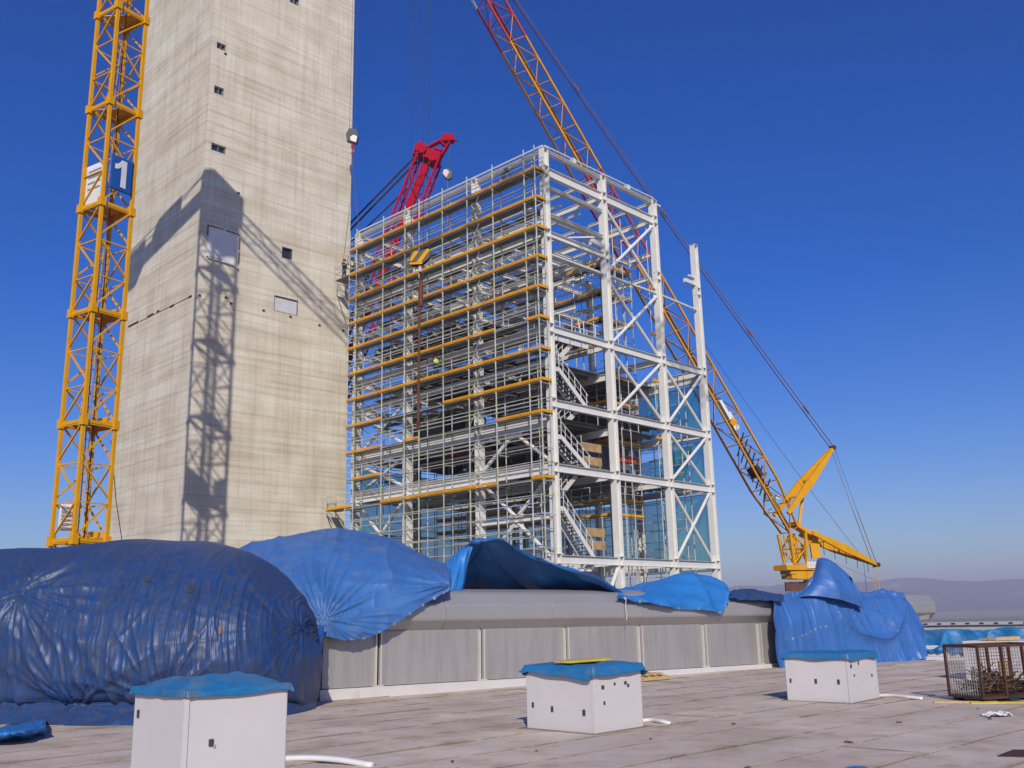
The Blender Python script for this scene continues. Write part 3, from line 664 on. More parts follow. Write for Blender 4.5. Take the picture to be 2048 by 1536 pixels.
net('debris_net', 'teal debris net behind the lowest crossed bracing of the frame', .2, 19, 4.4, 10.0, .1, 1)
net('debris_net', 'torn teal debris net sagging behind the middle crossed bracing', .6, 15, 10.4, 14.0, .2, 11, .9)
net('debris_net', 'teal debris net behind the top crossed bracing of the outer bay', .6, 19, 13.9, 18.3, .15, 23)
bn_ = empty('debris_net', SC0, SRZ); vs = []; fs = []
for j in range(19):
    for i in range(41):
        u, v = i / 40, j / 18; vs.append((.4 + 16.6 * u, 20.35 + .12 * float(vnoise(u * 9 + 4, v * 3)) + .06 * float(ridge(u * 20, v * 2)), 2.0 + 10.8 * v - .25 * v * sin(pi * u) ** 2))
for j in range(18):
    for i in range(40): k = j * 41 + i; fs.append((k, k + 1, k + 42, k + 41))
MB().add(vs, fs).build('mesh_sheet', MT['net'], bn_, smooth=True); MB().path([(.4 + 16.6 * t, 20.4, 12.8 - .25 * sin(pi * t) ** 2) for t in [k / 12 for k in range(13)]], .03).build('edge_rope', MT['galv'], bn_)
tag(bn_, 'teal debris net hanging low across the back left side of the frame', 'net', 'teal debris nets')
# gathered loose flap of the middle net
fl = empty('net_flap', SC0, SRZ); m = MB(); vs = []; fs = []
for j in range(13):
    for i in range(15):
        u, v = i / 14, j / 12
        vs.append((17.1 + .35 * float(ridge(u * 4, v * .6)) , 1.4 + (1.2 + 1.0 * v * v) * u + 1.0 * (1 - v), 10.7 + 3.1 * v))
for j in range(12):
    for i in range(14): k = j * 15 + i; fs.append((k, k + 1, k + 16, k + 15))
m.add(vs, fs).build('mesh_sheet', MT['net'], fl, smooth=True); tag(fl, 'bunched dark teal net flap hanging in the middle of the outer bay', 'net')

# ------------------------------------------------------------------ lattice helper
def lattice(root, p0, p1, w, h, n, m_ch, m_br, rc, rb, up=(0, 0, 1), taper0=None, taper1=None, style='zig', cname='chord', bname='brace', joined=False, horiz=True, matf=None):
    p0, p1 = Vector(p0), Vector(p1); d = (p1 - p0).normalized(); a = d.cross(Vector(up)).normalized(); b = a.cross(d).normalized()
    def sc(t):
        s = 1.0
        if taper0 and t < taper0[0]: s = taper0[1] + (1 - taper0[1]) * t / taper0[0]
        if taper1 and t > 1 - taper1[0]: s = taper1[1] + (1 - taper1[1]) * (1 - t) / taper1[0]
        return s
    def c(k, t):
        sx, sy = [(-1, -1), (1, -1), (1, 1), (-1, 1)][k]; s = sc(t); return p0 + (p1 - p0) * t + a * (sx * w / 2 * s) + b * (sy * h / 2 * s)
    allm = MB()
    for k in range(4):
        step = 2 if matf else max(1, n // 6)
        for i in range(0, n, step):
            t0, t1 = i / n, min(n, i + step) / n
            if joined: allm.bar(c(k, t0), c(k, t1), rc * 2, up=tuple(b))
            else: MB().bar(c(k, t0), c(k, t1), rc * 2, up=tuple(b)).build(cname, matf((t0 + t1) / 2) if matf else m_ch, root)
    for i in range(n):
        t0, t1 = i / n, (i + 1) / n
        for k in range(4):
            k2 = (k + 1) % 4
            x = (c(k, t0), c(k2, t1)) if (i + k) % 2 == 0 else (c(k2, t0), c(k, t1))
            br = MB(); br.tube(*x, rb, 5)
            if horiz: br.tube(c(k, t0), c(k2, t0), rb * .85, 5)
            if joined: allm.v, allm.f = (allm.add(br.v, br.f).v, allm.f)
            else: br.build(bname, matf(t0) if matf else m_br, root)
    if joined: allm.build(cname, m_ch, root)
    return c

# ------------------------------------------------------------------ tower crane number 1
MX, MY = -.4498 * 44.9, 44.9; MA = radians(90 - 32)
crane = empty('tower_crane', (MX, MY, 0), MA)
tag(crane, 'yellow lattice tower crane mast carrying the blue number banner', 'crane')
W = 1.68; Y_ = MT['crane_yellow']; z0 = 5.4 - 5.48 * 4; HEAD = 42.2
ci = [(-W/2, -W/2), (W/2, -W/2), (W/2, W/2), (-W/2, W/2)]
def mast_section(zb, zt, vis):
    s = empty('mast_section'); s.parent = crane
    jm = MB()
    def out(mb, nm):
        if vis:
            q = mb.build(nm, Y_, s)
            if nm in ('splice_collar', 'ladder'): q['kind'] = 'stuff'
        else: jm.add(mb.v, mb.f)
    for x, y in ci: out(MB().bar((x, y, zb), (x, y, zt), .155), 'chord')
    n = 3; dz = (zt - zb) / n
    for i in range(n):
        a, b = zb + dz * i, zb + dz * (i + 1)
        for k in range(4):
            p, q = ci[k], ci[(k + 1) % 4]
            if i % 2 == 0: out(MB().bar((*p, a + .1), (*q, b), .072), 'brace')
            else: out(MB().bar((*q, a + .1), (*p, b), .072), 'brace')
            out(MB().bar((*p, b - .12), (*q, b - .12), .055), 'strut')
    c = MB()
    for x, y in ci: c.box(x - .15, x + .15, y - .15, y + .15, zb - .22, zb + .22)
    out(c, 'splice_collar')
    for k in range(4): out(MB().bar((*ci[k], zb), (*ci[(k + 1) % 4], zb), .10, .16), 'collar_beam')
    pl = MB(); pl.add([(W/2, -W/2 + .1, zb + .12), (W/2, W/2 - .1, zb + .12), (-W/2 + .3, W/2 - .1, zb + .12), (W/2 - .5, -W/2 + .1, zb + .12), (W/2, -W/2 + .1, zb + .17), (W/2, W/2 - .1, zb + .17), (-W/2 + .3, W/2 - .1, zb + .17), (W/2 - .5, -W/2 + .1, zb + .17)], [(0, 1, 2, 3), (4, 7, 6, 5), (0, 4, 5, 1), (1, 5, 6, 2), (2, 6, 7, 3), (3, 7, 4, 0)]); out(pl, 'rest_platform')
    gp = MB(); gp.add([(W/2 + .05, -.55, zb + .12), (W/2 + .05, W/2 - .1, zb + .12), (W/2 + .05, W/2 - .25, zb + .52), (W/2 + .05, -.15, zb + .52), (W/2 + .01, -.55, zb + .12), (W/2 + .01, W/2 - .1, zb + .12), (W/2 + .01, W/2 - .25, zb + .52), (W/2 + .01, -.15, zb + .52)], [(0, 1, 2, 3), (7, 6, 5, 4), (0, 4, 5, 1), (1, 5, 6, 2), (2, 6, 7, 3), (3, 7, 4, 0)]); out(gp, 'gusset_plate')
    l = MB()
    for xx in (-.2, .2): l.tube((xx, .45, zb + .2), (xx, .1, zt), .022)
    k = zb + .4
    while k < zt: l.tube((-.2, .45 - .35 * (k - zb) / (zt - zb), k), (.2, .45 - .35 * (k - zb) / (zt - zb), k), .015); k += .4
    out(l, 'ladder')
    if not vis: jm.build('lattice', Y_, s)
zz = z0
while zz < HEAD - 3:
    zt = min(zz + 5.48, HEAD); mast_section(zz, zt, 3 < zt and zz < 40); zz += 5.48
for dx in (-.25, .1): MB().path([(dx, -.2, GZ), (dx + .05, -.15, 10), (dx - .05, -.2, 22), (dx, -.2, HEAD)], .03).build('power_cable', MT['rope'], crane)
# slewing head, jib and counter-jib (above the frame of the photograph; they throw the shadow on the tower)
jd = az(118); inv = Matrix.Rotation(-MA, 4, 'Z')
def L_(v): return inv @ Vector(v)
J = L_(jd); Jn = J.cross(V3(0, 0, 1))
MB().tube((0, 0, HEAD), (0, 0, HEAD + .9), 1.25, 16).build('slewing_ring', Y_, crane)
lattice(crane, (0, 0, HEAD + .9), (0, 0, HEAD + 2.6), 1.5, 1.5, 2, Y_, Y_, .07, .04, up=tuple(J), joined=True, cname='tower_head')
P = lambda t, n, z: tuple(J * t + Jn * n + V3(0, 0, HEAD + z))
lattice(crane, P(.8, 0, 1.9), P(42, 0, 1.9), 1.2, 1.3, 28, Y_, Y_, .06, .03, joined=True, cname='jib')
cj = MB(); 
for s in (-.8, .8): cj.bar(P(-.8, s, 1.2), P(-13, s, 1.2), .16, .35)
cj.bar(P(-1, 0, 1.05), P(-13, 0, 1.05), 1.5, .06)
cj.build('counter_jib', Y_, crane)
for t in (-9.5, -10.7, -11.9): MB().bar(P(t - .5, 0, 1.0), P(t + .5, 0, 1.0), 1.7, 2.2).build('ballast_block', MT['concrete'], crane)
wb = MB().bar(P(-4.2, 0, 2.0), P(-7.2, 0, 2.0), 1.3, 1.5); wb.build('winch_house', Y_, crane)
ab = MB().bar(P(-.2, 1.5, .6), P(1.8, 1.5, .6), 1.2, 2.0); ab.build('cab', Y_, crane)
MB().bar(P(-1.0, 0, 2.4), P(1.2, 0, 2.4), 1.6, 2.4).build('machine_deck', Y_, crane)
for s in (-.6, .6):
    MB().tube(P(0, 0, 3.0), P(-12.5, s, 2.4), .05).build('pendant', MT['rope'], crane)
for s in (-.9, .9): MB().tube(P(-1, s, 2.3), P(-13, s, 2.3), .03).build('handrail', Y_, crane)

# banner with the numeral, two white mesh sheets
def mast_pt(u, z, face='right', off=.12):     # u across the face 0..1
    if face == 'right': return Vector((-W/2 + W * u, -W/2 - off, z))
    if face == 'left': return Vector((-W/2 - off, W/2 - W * u, z))
    if face == 'backleft': return Vector((-W/2 + W * u, W/2 - off, z))
def cloth(rows, cols, fn, name, m, parent):
    vs = [tuple(fn(i / cols, j / rows)) for j in range(rows + 1) for i in range(cols + 1)]
    fs = [(j * (cols + 1) + i, j * (cols + 1) + i + 1, (j + 1) * (cols + 1) + i + 1, (j + 1) * (cols + 1) + i) for j in range(rows) for i in range(cols)]
    o = MB().add(vs, fs).build(name, m, parent, smooth=True); s = o.modifiers.new('t', 'SOLIDIFY'); s.thickness = .01; s.offset = 1; return o
ban = empty('number_banner', (MX, MY, 0), MA); BZ0, BZ1 = 22.6, 24.45
def bfn(u, v): p = mast_pt(.10 + .82 * u, BZ0 + (BZ1 - BZ0) * v + .05 * u, off=.13); p.y -= .05 * sin(3.2 * u + 1.2) * sin(2 * v + .5) ; return p
cloth(14, 12, bfn, 'cloth', MT['blue_banner'], ban)
outl = [(.62, .92), (.62, .14), (.42, .13), (.42, .64), (.36, .60), (.14, .585), (.14, .73), (.26, .75), (.36, .80), (.42, .91)]
def nfn(p, o): q = bfn(p[0], p[1]); q.y -= o; return q
# numeral as strips that follow the cloth
num = MB()
def patch(poly):
    n = len(num.v); num.v += [tuple(nfn(p, .035)) for p in poly]; num.f.append(tuple(range(n, n + len(poly))))
K = 8
for i in range(K):
    a, b = .13 + (.915 - .13) * i / K, .13 + (.915 - .13) * (i + 1) / K; patch([(.46, a), (.70, a), (.70, b), (.46, b)])
flag = [(.18, .60, .745), (.28, .615, .765), (.38, .655, .82), (.46, .71, .915)]
for (x0, l0, h0), (x1, l1, h1) in zip(flag, flag[1:]): patch([(x0, l0), (x1, l1), (x1, h1), (x0, h0)])
num.build('numeral', MT['white_paint'], ban)
tag(ban, 'blue banner with a white number 1 tied to the yellow mast', 'banner')
wb1 = empty('white_sheet', (MX, MY, 0), MA)
cloth(10, 10, lambda u, v: Vector((-W/2 + .06, W/2 - .1 - (W - .25) * u, 22.0 + 2.1 * v - .55 * u * (1 - v))) , 'cloth', MT['white_banner'], wb1)
lines = MB()
for k in range(4): lines.box(-W/2 + .03, -W/2 + .045, -.5, .5, 22.75 + k * .32, 22.83 + k * .32)
lines.build('print', MT['ink'], wb1); tag(wb1, 'white printed sheet tied inside the mast, left of the blue banner', 'banner')
wb2 = empty('white_sign', (MX, MY, 0), MA)
cloth(6, 6, lambda u, v: Vector((-.75 + .95 * u, .55 + .03 * sin(6 * u), 5.9 + 1.25 * v)), 'cloth', MT['white_banner'], wb2)
lines = MB()
for k in range(6): lines.box(-.68, .12, .50, .512, 6.0 + k * .19, 6.05 + k * .19)
lines.build('print', MT['ink'], wb2); tag(wb2, 'white sign with rows of print at the foot of the yellow mast', 'sign')
# loose line from mast foot across tower face
pp = [at(236, 930, 48.0), at(245, 1000, 49), at(243, 1090, 49)]
tl = MB(); tl.path([at(222, 880, 46), at(232, 1000, 47.5), at(246, 1095, 49)], .02); o = tl.build('loose_cable', MT['rope']); tag(o, 'thin dark cable hanging between the yellow mast and the concrete tower', 'cable')

# ------------------------------------------------------------------ yellow striped hook block under crane 1
hb = empty('hook_block', at(840, 530, 35.2)); HX = hb.location.copy()
prof = [(-.44, .08), (-.34, .44), (-.08, .55), (.18, .50), (.29, .63), (.41, .58), (.38, .27), (.12, .03), (-.2, .0)]
def plate(y, th, m, nm, pr):
    b = MB(); n = len(pr); b.v = [(x, y, z) for x, z in pr] + [(x, y + th, z) for x, z in pr]
    b.f = [tuple(range(n)), tuple(range(2 * n - 1, n - 1, -1))] + [(i, (i + 1) % n, n + (i + 1) % n, n + i) for i in range(n)]
    return b.build(nm, m, hb)
plate(-.14, .05, MT['black'], 'cheek_plate', prof); plate(.10, .05, MT['black'], 'cheek_plate', prof)
for yy in (-.165, .155):
    plate(yy, .02, MT['hazard_yellow'], 'stripe', [(-.40, .12), (-.30, .10), (-.04, .48), (-.10, .53), (-.22, .49)])
    plate(yy, .02, MT['hazard_yellow'], 'stripe', [(-.13, .06), (.06, .06), (.37, .50), (.40, .57), (.29, .61), (.20, .51)])
    plate(yy, .02, MT['hazard_yellow'], 'rim', [(-.40, -.03), (.10, -.02), (.12, .05), (-.38, .05)])
MB().tube((-.12, -.10, .32), (-.12, .12, .32), .26, 16).build('sheave', MT['black'], hb); MB().tube((.18, -.10, .38), (.18, .12, .38), .22, 16).build('sheave', MT['black'], hb)
MB().tube((0, 0, -.02), (0, 0, -.28), .07, 8).build('shank', MT['zinc_post'], hb)
hk = MB(); hk.path([(0, 0, -.28), (.12, 0, -.38), (.13, 0, -.52), (.02, 0, -.60), (-.10, 0, -.55)], .05, 7); hk.build('hook', MT['rust'], hb)
for x in (-.34, -.10, .14, .36): MB().tube((x, 0, .5), (x, 0, HEAD + 1.3 - HX.z), .013, 5).build('fall_rope', MT['rope'], hb)
tag(hb, 'yellow and black striped hook block hanging in front of the scaffold', 'hook block')
ch = empty('chain_sling', HX); cm = MB(); cm.path([(0, 0, -.55), (-.02, 0, -2.2), (-.05, 0, -4.4), (-.06, 0, -6.3)], .05, 6); cm.path([(.06, .03, -.6), (.07, .02, -1.2), (.03, 0, -1.8)], .05, 6)
cm.build('chain', MT['rust_chain'], ch); MB().box(-.13, .02, -.07, .07, -6.5, -6.2).build('end_link', MT['rust'], ch); MB().tube((.02, 0, -.9), (.03, 0, -1.7), .10, 7).build('gathered_chain', MT['rust_chain'], ch)
tag(ch, 'long rusty brown chain sling hanging under the striped hook block', 'chain')

# ------------------------------------------------------------------ luffing lattice-jib crane behind the frame
B0 = V3(25, 88, 0); H0 = V3(-12.3, 72.5, 0); bw = (B0 - H0).normalized(); bn = V3(bw.y, -bw.x, 0)
def bp(t, z, n=0): return tuple(V3(bw.x * t, bw.y * t, z) + bn * n)
boomc = empty('lattice_crane', B0); tag(boomc, 'yellow luffing crane with long lattice jib rising behind the steel frame', 'crane')
BY = MT['boom_yellow']
bs = (7.95 + 0, ); slope = (56.3 - 8.6) / 28.4
def jz(t): return 8.6 - slope * (t + .2)
def jmat(fr):
    if .36 < fr < .46 or .665 < fr < .72: return MT['boom_red']
    if .72 < fr < .80: return MT['boom_white']
    return BY
jb = empty('jib'); jb.parent = boomc
lattice(jb, bp(-.2, 8.6), bp(-40.3, jz(-40.3)), 2.0, 1.75, 34, BY, BY, .08, .042, taper0=(.03, .6), taper1=(.06, .4), matf=jmat)
for t in (.12, .2, .29, .37): 
    pc = Vector(bp(-40 * t, jz(-40 * t))); 
MB().bar(bp(-3.2, jz(-3.2) - .3), bp(-3.7, jz(-3.7) - .3), 1.5, .35).build('winch', MT['rust'], jb)
MB().bar(bp(-1.9, jz(-1.9), -.9), bp(-1.9, jz(-1.9), .9), .35).build('cross_tube', MT['boom_white'], jb)
for k in range(8): MB().tube(bp(-2.2 - .35 * k, jz(-2.2 - .35 * k) - .75, -.8), bp(-2.5 - .35 * k, jz(-2.5 - .35 * k) + .6, .8), .07, 6).build('hose', MT['rust'], jb)
wpl = MB(); wpl.bar(bp(-5.0, jz(-5.0) + .95), bp(-5.9, jz(-5.9) + .95), .12, .55); wpl.build('white_plate', MT['white_paint'], jb)
wpl = MB(); wpl.bar(bp(-6.4, jz(-6.4) - .75, .9), bp(-7.4, jz(-7.4) - .75, .9), .5, .3); wpl.build('white_plate', MT['white_paint'], jb)
MB().tube(bp(-6.1, jz(-6.1) - .45, 1.05), bp(-6.1, jz(-6.1) - .45, .6), .36, 14).build('sheave', Y_, jb)
MB().path([bp(-.3, jz(-.3) - .5), bp(-20, jz(-20) - .2), bp(-40, jz(-40))], .03).build('hoist_rope', MT['rope'], jb)
# head of the telescopic mast
hd = empty('mast_head'); hd.parent = boomc
lattice(hd, bp(.15, 5.6), bp(.0, 8.3), 1.7, 1.7, 2, Y_, Y_, .11, .06, up=tuple(bw), taper0=(.9, .8))
MB().bar(bp(-1.6, 5.25), bp(1.7, 5.25), 1.9, .45).build('head_plate', Y_, hd)
MB().tube(bp(-1.5, 5.3, .4), bp(.2, 5.2, .4), .38, 12).build('cylinder', MT['zinc_post'], hd)
MB().bar(bp(.6, 5.45, 1.0), bp(1.6, 5.45, 1.0), .05, .55).build('warning_panel', MT['white_paint'], hd)
for k in range(4): MB().bar(bp(.68 + .25 * k, 5.3, 1.04), bp(.78 + .25 * k, 5.62, 1.04), .02, .10).build('warning_stripe', MT['helmet_red'], hd)
for zz, ww in ((4.85, 2.5), (4.45, 2.3)): MB().bar(bp(-ww / 2 + .2, zz), bp(ww / 2 + .2, zz), 1.5, .35).build('collar', Y_, hd)
MB().tube(bp(.2, 4.9), bp(.2, 4.25), .95, 14).build('collar_ring', Y_, hd)
for k in range(5): MB().tube(bp(-.9 + .45 * k, 8.2 - .1 * k), bp(-.6 + .45 * k, 6.0), .08, 6).build('brace', Y_, hd)
MB().bar(bp(.1, 9.2), bp(2.6, 7.9), .9, .30).build('hinge_arm', Y_, hd); MB().bar(bp(2.3, 8.6), bp(2.5, 6.1), .8, .35).build('hinge_post', Y_, hd); MB().bar(bp(.3, 6.2), bp(2.6, 8.3), .5, .16).build('brace', Y_, hd)
ms = MB()
for x in (-.62, -.2, .22, .62): ms.bar(bp(.15 + x, GZ, 0), bp(.15 + x, 4.0, 0), 1.2, .38)
ms.build('telescopic_mast', MT['rust_tube'], boomc)
lad = MB(); lad.bar(bp(1.35, GZ), bp(1.35, 4.2), .65, .75); lad.build('ladder_cage', Y_, boomc)
# two struts and their ropes
def strut(p, q, wid, dep, nm):
    s = empty(nm); s.parent = boomc
    for n_ in (-wid, wid):
        b = MB(); p_, q_ = Vector(p), Vector(q); d = q_ - p_
        m1 = p_ + d * .45; pr = lambda c, hh, n0: [c + V3(0, 0, 1).cross(d).cross(d).normalized() * -hh / 2 + bn * (n0 - .12), c + V3(0, 0, 1).cross(d).cross(d).normalized() * hh / 2 + bn * (n0 - .12), c + V3(0, 0, 1).cross(d).cross(d).normalized() * hh / 2 + bn * (n0 + .12), c + V3(0, 0, 1).cross(d).cross(d).normalized() * -hh / 2 + bn * (n0 + .12)]
        secs = [pr(p_, dep * .45, n_), pr(m1, dep, n_ * .75), pr(q_, dep * .35, n_ * .12)]
        vs = [v for s_ in secs for v in s_]; fs = []
        for k in (0, 4): fs += [(k + i, k + (i + 1) % 4, k + 4 + (i + 1) % 4, k + 4 + i) for i in range(4)]
        fs += [(3, 2, 1, 0), (8, 9, 10, 11)]
        b.add(vs, fs).build('side_plate', Y_, s)
    for t in (.25, .5, .75): MB().bar(Vector(p) + (Vector(q) - Vector(p)) * t - bn * wid * .8 * (1 - t * .6), Vector(p) + (Vector(q) - Vector(p)) * t + bn * wid * .8 * (1 - t * .6), .12).build('cross_bar', Y_, s)
    MB().tube(Vector(q) - bn * .3, Vector(q) + bn * .3, .22, 10).build('sheave', MT['rust'], s)
    return s
strut(bp(-1.0, 10.0), bp(5.62, 16.4), 1.0, .75, 'luffing_strut')
strut(bp(1.6, 8.3), bp(9.4, 5.5), .9, .7, 'rear_strut')
MB().bar(bp(.8, 8.8), bp(1.9, 12.7), .22).build('strut_prop', Y_, boomc)
for n_ in (-.25, .25):
    for (a, b), rr in (((bp(5.62, 16.4, n_), bp(7.5, 10.6, n_)), .022), ((bp(7.5, 10.6, n_), bp(9.2, 5.6, n_)), .035)): MB().tube(a, b, rr).build('pendant', MT['rope_rust'], boomc)
    MB().tube(bp(9.2, 5.5, n_), bp(9.3, GZ, n_), .03).build('backstay', MT['hazard_yellow'], boomc)
    pts = [Vector(bp(5.62, 16.4, n_)) .lerp(Vector(bp(-40.0, jz(-40) + .9, n_ * .6)), t) - V3(0, 0, 1.2 * 4 * t * (1 - t)) for t in [k / 16 for k in range(17)]]
    MB().path(pts, .045, 5).build('pendant', MT['rope_rust'], boomc)
for t in (1, 3, 6, 9, 12): MB().tube(pts[t] - (pts[1] - pts[0]).normalized() * .4, pts[t] + (pts[1] - pts[0]).normalized() * .4, .11, 6).build('pendant_link', MT['rope_rust'], boomc)
MB().tube(bp(-14, 33.5), bp(8.0, 5.6), .018, 5)
pts = [Vector(bp(8.3, 5.7)).lerp(Vector(bp(-40, jz(-40) + .3)), t) - V3(0, 0, 7.5 * 4 * t * (1 - t) * .55) for t in [k / 20 for k in range(21)]]
MB().path(pts, .020, 4).build('hoist_rope', MT['rope'], boomc)
MB().tube(bp(7.9, 5.6), bp(7.9, GZ), .02).build('hoist_rope', MT['rope'], boomc)
for t in (.15, .32, .5, .68, .85): MB().tube(bp(2.4 + 7 * t, 8.0 - 2.6 * t), bp(2.4 + 7 * t, 6.7 - 2.2 * t), .03).build('stanchion', MT['rope'], boomc)
MB().path([bp(2.4, 6.4), bp(6, 5.2), bp(9.3, 4.0)], .015).build('safety_line', MT['rope_rust'], boomc)
# its hook block beside the tower
hb2 = empty('ball_hook', V3(-12.55, 71.5, 0) + V3(0, 0, at(712, 285, 71.5).z)); h2 = MB()
h2.v = [(-.42, -.2, .1), (.38, -.2, -.15), (.5, -.2, .5), (.35, -.2, 1.1), (-.25, -.2, 1.2), (-.5, -.2, .7)]; h2.v += [(x, .2, z) for x, y, z in h2.v]; h2.f = [(0, 1, 2, 3, 4, 5), (11, 10, 9, 8, 7, 6)] + [(i, (i + 1) % 6, 6 + (i + 1) % 6, 6 + i) for i in range(6)]
h2.build('block_body', MT['black'], hb2); MB().add([(-.1, -.215, .1), (.33, -.215, -.08), (.42, -.215, .45), (.1, -.215, .6), (-.15, -.215, .4)], [(0, 1, 2, 3, 4)]).build('cheek_panel', MT['white_banner'], hb2)
MB().tube((0, 0, 0), (0, 0, -.45), .10, 8).build('shank', MT['helmet_red'], hb2); hk = MB(); hk.path([(0, 0, -.45), (.14, 0, -.65), (.12, 0, -.9), (-.08, 0, -.95)], .07, 6); hk.build('hook', MT['helmet_red'], hb2)
for x in (-.25, .22): MB().tube((x, 0, 1.1), (x * .8, .9, jz(-40.2) - hb2.location.z), .016, 5).build('fall_rope', MT['rope'], hb2)
sg = V3(0, 0, -.9)
MB().path([(0, 0, -.9), (.25, .5, -4.5), (.65, .9, -8.3)], .02).build('sling_leg', MT['rope_rust'], hb2); MB().path([(0, 0, -.9), (-.1, .3, -5.0), (-.75, 1.2, -9.6)], .02).build('sling_leg', MT['rope_rust'], hb2)
tag(hb2, 'black and white crane hook block beside the top right edge of the concrete tower', 'hook block')

# ------------------------------------------------------------------ red crane behind
redc = empty('red_crane', (-20, 92, 0)); RD = MT['crane_red']; tag(redc, 'red lattice boom crane head rising above the back of the scaffold', 'crane')
R_ = lambda x, z, y=0: (x + 20, y, z)
top = V3(*R_(-8.05, 48.2)); bot = V3(*R_(-8.05 - .375 * 66, GZ))
lattice(redc, bot, top, 2.3, 2.0, 26, RD, RD, .10, .05, up=(0, 1, 0), horiz=True)
MB().bar(bot.lerp(top, .3) + V3(-.15, .2, 0), top + V3(-.15, .2, 0), .75, .5).build('centre_spine', RD, redc)
hd2 = empty('boom_head'); hd2.parent = redc
MB().bar(R_(-9.6, 48.9, -.1), R_(-6.9, 48.0, -.1), 1.3, 1.05).build('head_box', RD, hd2)
MB().tube(R_(-7.6, 48.0, -1.1), R_(-7.6, 48.0, .9), .62, 14).build('sheave', RD, hd2); MB().tube(R_(-8.9, 48.9, -1.1), R_(-8.9, 48.9, .9), .62, 14).build('sheave', RD, hd2)
for a, b in (((-8.4, 49.3), (-6.2, 50.5)), ((-6.8, 48.4), (-5.75, 50.3)), ((-7.6, 49.2), (-6.7, 48.9)), ((-6.9, 50.0), (-6.3, 49.4))): MB().bar(R_(*a), R_(*b), .7, .16).build('fly_jib_bar', RD, hd2)
MB().bar(R_(-6.7, 50.3), R_(-5.5, 50.4), .9, .75).build('fly_head', RD, hd2); MB().tube(R_(-5.9, 50.4), R_(-5.2, 50.1), .14).build('fly_tip', RD, hd2)
for y in (-.6, .6): MB().tube(R_(-9.4, 48.2, y), R_(-26, 33.0 - 3, y), .10, 6).build('pendant', MT['rope'], redc)
MB().tube(R_(-10.4, 44.8), R_(-26, 29.0), .08, 6).build('pendant', MT['rope'], redc)
hb3 = empty('striped_hook', at(895, 358, 91.5)); 
b = MB(); b.v = []; prof3 = [(-.35, .2), (.05, -.15), (.45, .1), (.5, .7), (.1, 1.1), (-.35, .95), (-.5, .55)]
n = len(prof3); b.v = [(x, -.2, z) for x, z in prof3] + [(x, .2, z) for x, z in prof3]; b.f = [tuple(range(n)), tuple(range(2 * n - 1, n - 1, -1))] + [(i, (i + 1) % n, n + (i + 1) % n, n + i) for i in range(n)]
b.build('block_body', MT['black'], hb3); MB().add([(-.48, -.22, .55), (-.1, -.22, .1), (.2, -.22, .7), (-.1, -.22, 1.0), (-.35, -.22, .95)], [(0, 1, 2, 3, 4)]).build('cheek_panel', MT['white_banner'], hb3)
for k in range(3): MB().add([(-.42 + .14 * k, -.24, .52 - .12 * k), (-.36 + .14 * k, -.24, .46 - .12 * k), (-.16 + .14 * k, -.24, .88 - .08 * k), (-.22 + .14 * k, -.24, .93 - .08 * k)], [(0, 1, 2, 3)]).build('stripe', MT['helmet_red'], hb3)
MB().tube((0, 0, 0), (0, 0, -14), .05).build('load_line', MT['rope_rust'], hb3); MB().tube((0, 0, 1), (.3, .4, 4.2), .03).build('fall_rope', MT['rope'], hb3)
tag(hb3, 'small striped hook block hanging from the red crane tip', 'hook block')

# ------------------------------------------------------------------ roof duct housing
D0 = V3(-4.06, 20.55, 0); DA = 54.0; DU = az(DA); DV = V3(DU.y, -DU.x, 0)
duct = empty('duct_housing', D0); duct.rotation_euler = (0, radians(.45), radians(90 - DA)); duct.rotation_mode = 'XYZ'
tag(duct, 'long grey metal ventilation duct housing across the roof', 'duct')
# local x along the duct, -y towards the camera side
DL = 22.2; posts = [1.31, 3.97, 6.46, 8.92, 11.29, 13.54, 15.8, 18.0, 20.2]
MB().box(-.05, DL, -.10, 1.6, -.1, .22).build('plinth', MT['plinth'], duct)
edges = [0.0] + posts + [DL]
for a, b in zip(edges, edges[1:]): bevel(MB().box(a + .035, b - .035, .0, .05, .23, 1.36).build('wall_panel', MT['zinc'], duct), .006, 1)
MB().box(0, .05, .05, 1.55, .23, 1.36).build('end_panel', MT['zinc'], duct); MB().box(0, DL, 1.5, 1.55, .23, 1.36).build('rear_panel', MT['zinc'], duct)
for x in posts:
    MB().box(x - .075, x - .04, -.05, .04, .24, 1.34).build('post', MT['zinc_post'], duct); MB().box(x + .04, x + .075, -.05, .04, .24, 1.34).build('post', MT['zinc_post'], duct); MB().box(x - .12, x + .12, -.06, -.002, .222, .25).build('post_foot', MT['zinc_post'], duct)
prof = [(.02, 1.36), (-.20, 1.56), (-.215, 1.60), (-.22, 1.86), (-.20, 1.92), (-.02, 2.14), (.06, 2.19), (.5, 2.27), (1.1, 2.27), (1.55, 2.15), (1.75, 1.9), (1.75, 1.6), (1.55, 1.36)]
def cowl(a, b):
    m = MB(); n = len(prof); m.v = [(a, y, z) for y, z in prof] + [(b, y, z) for y, z in prof]
    m.f = [(i, i + 1, n + i + 1, n + i) for i in range(n - 1)] + [tuple(range(n)), tuple(range(2 * n - 1, n - 1, -1))]
    return bevel(m.build('cowl_segment', MT['zinc_cowl'], duct), .008, 2)
cut = [-.1, 2.9, 5.9, 8.9, 11.9, 14.9, 17.9, 20.9, DL + .15]
for a, b in zip(cut, cut[1:]): cowl(a + .004, b - .004)
for a in cut[1:-1]: pass

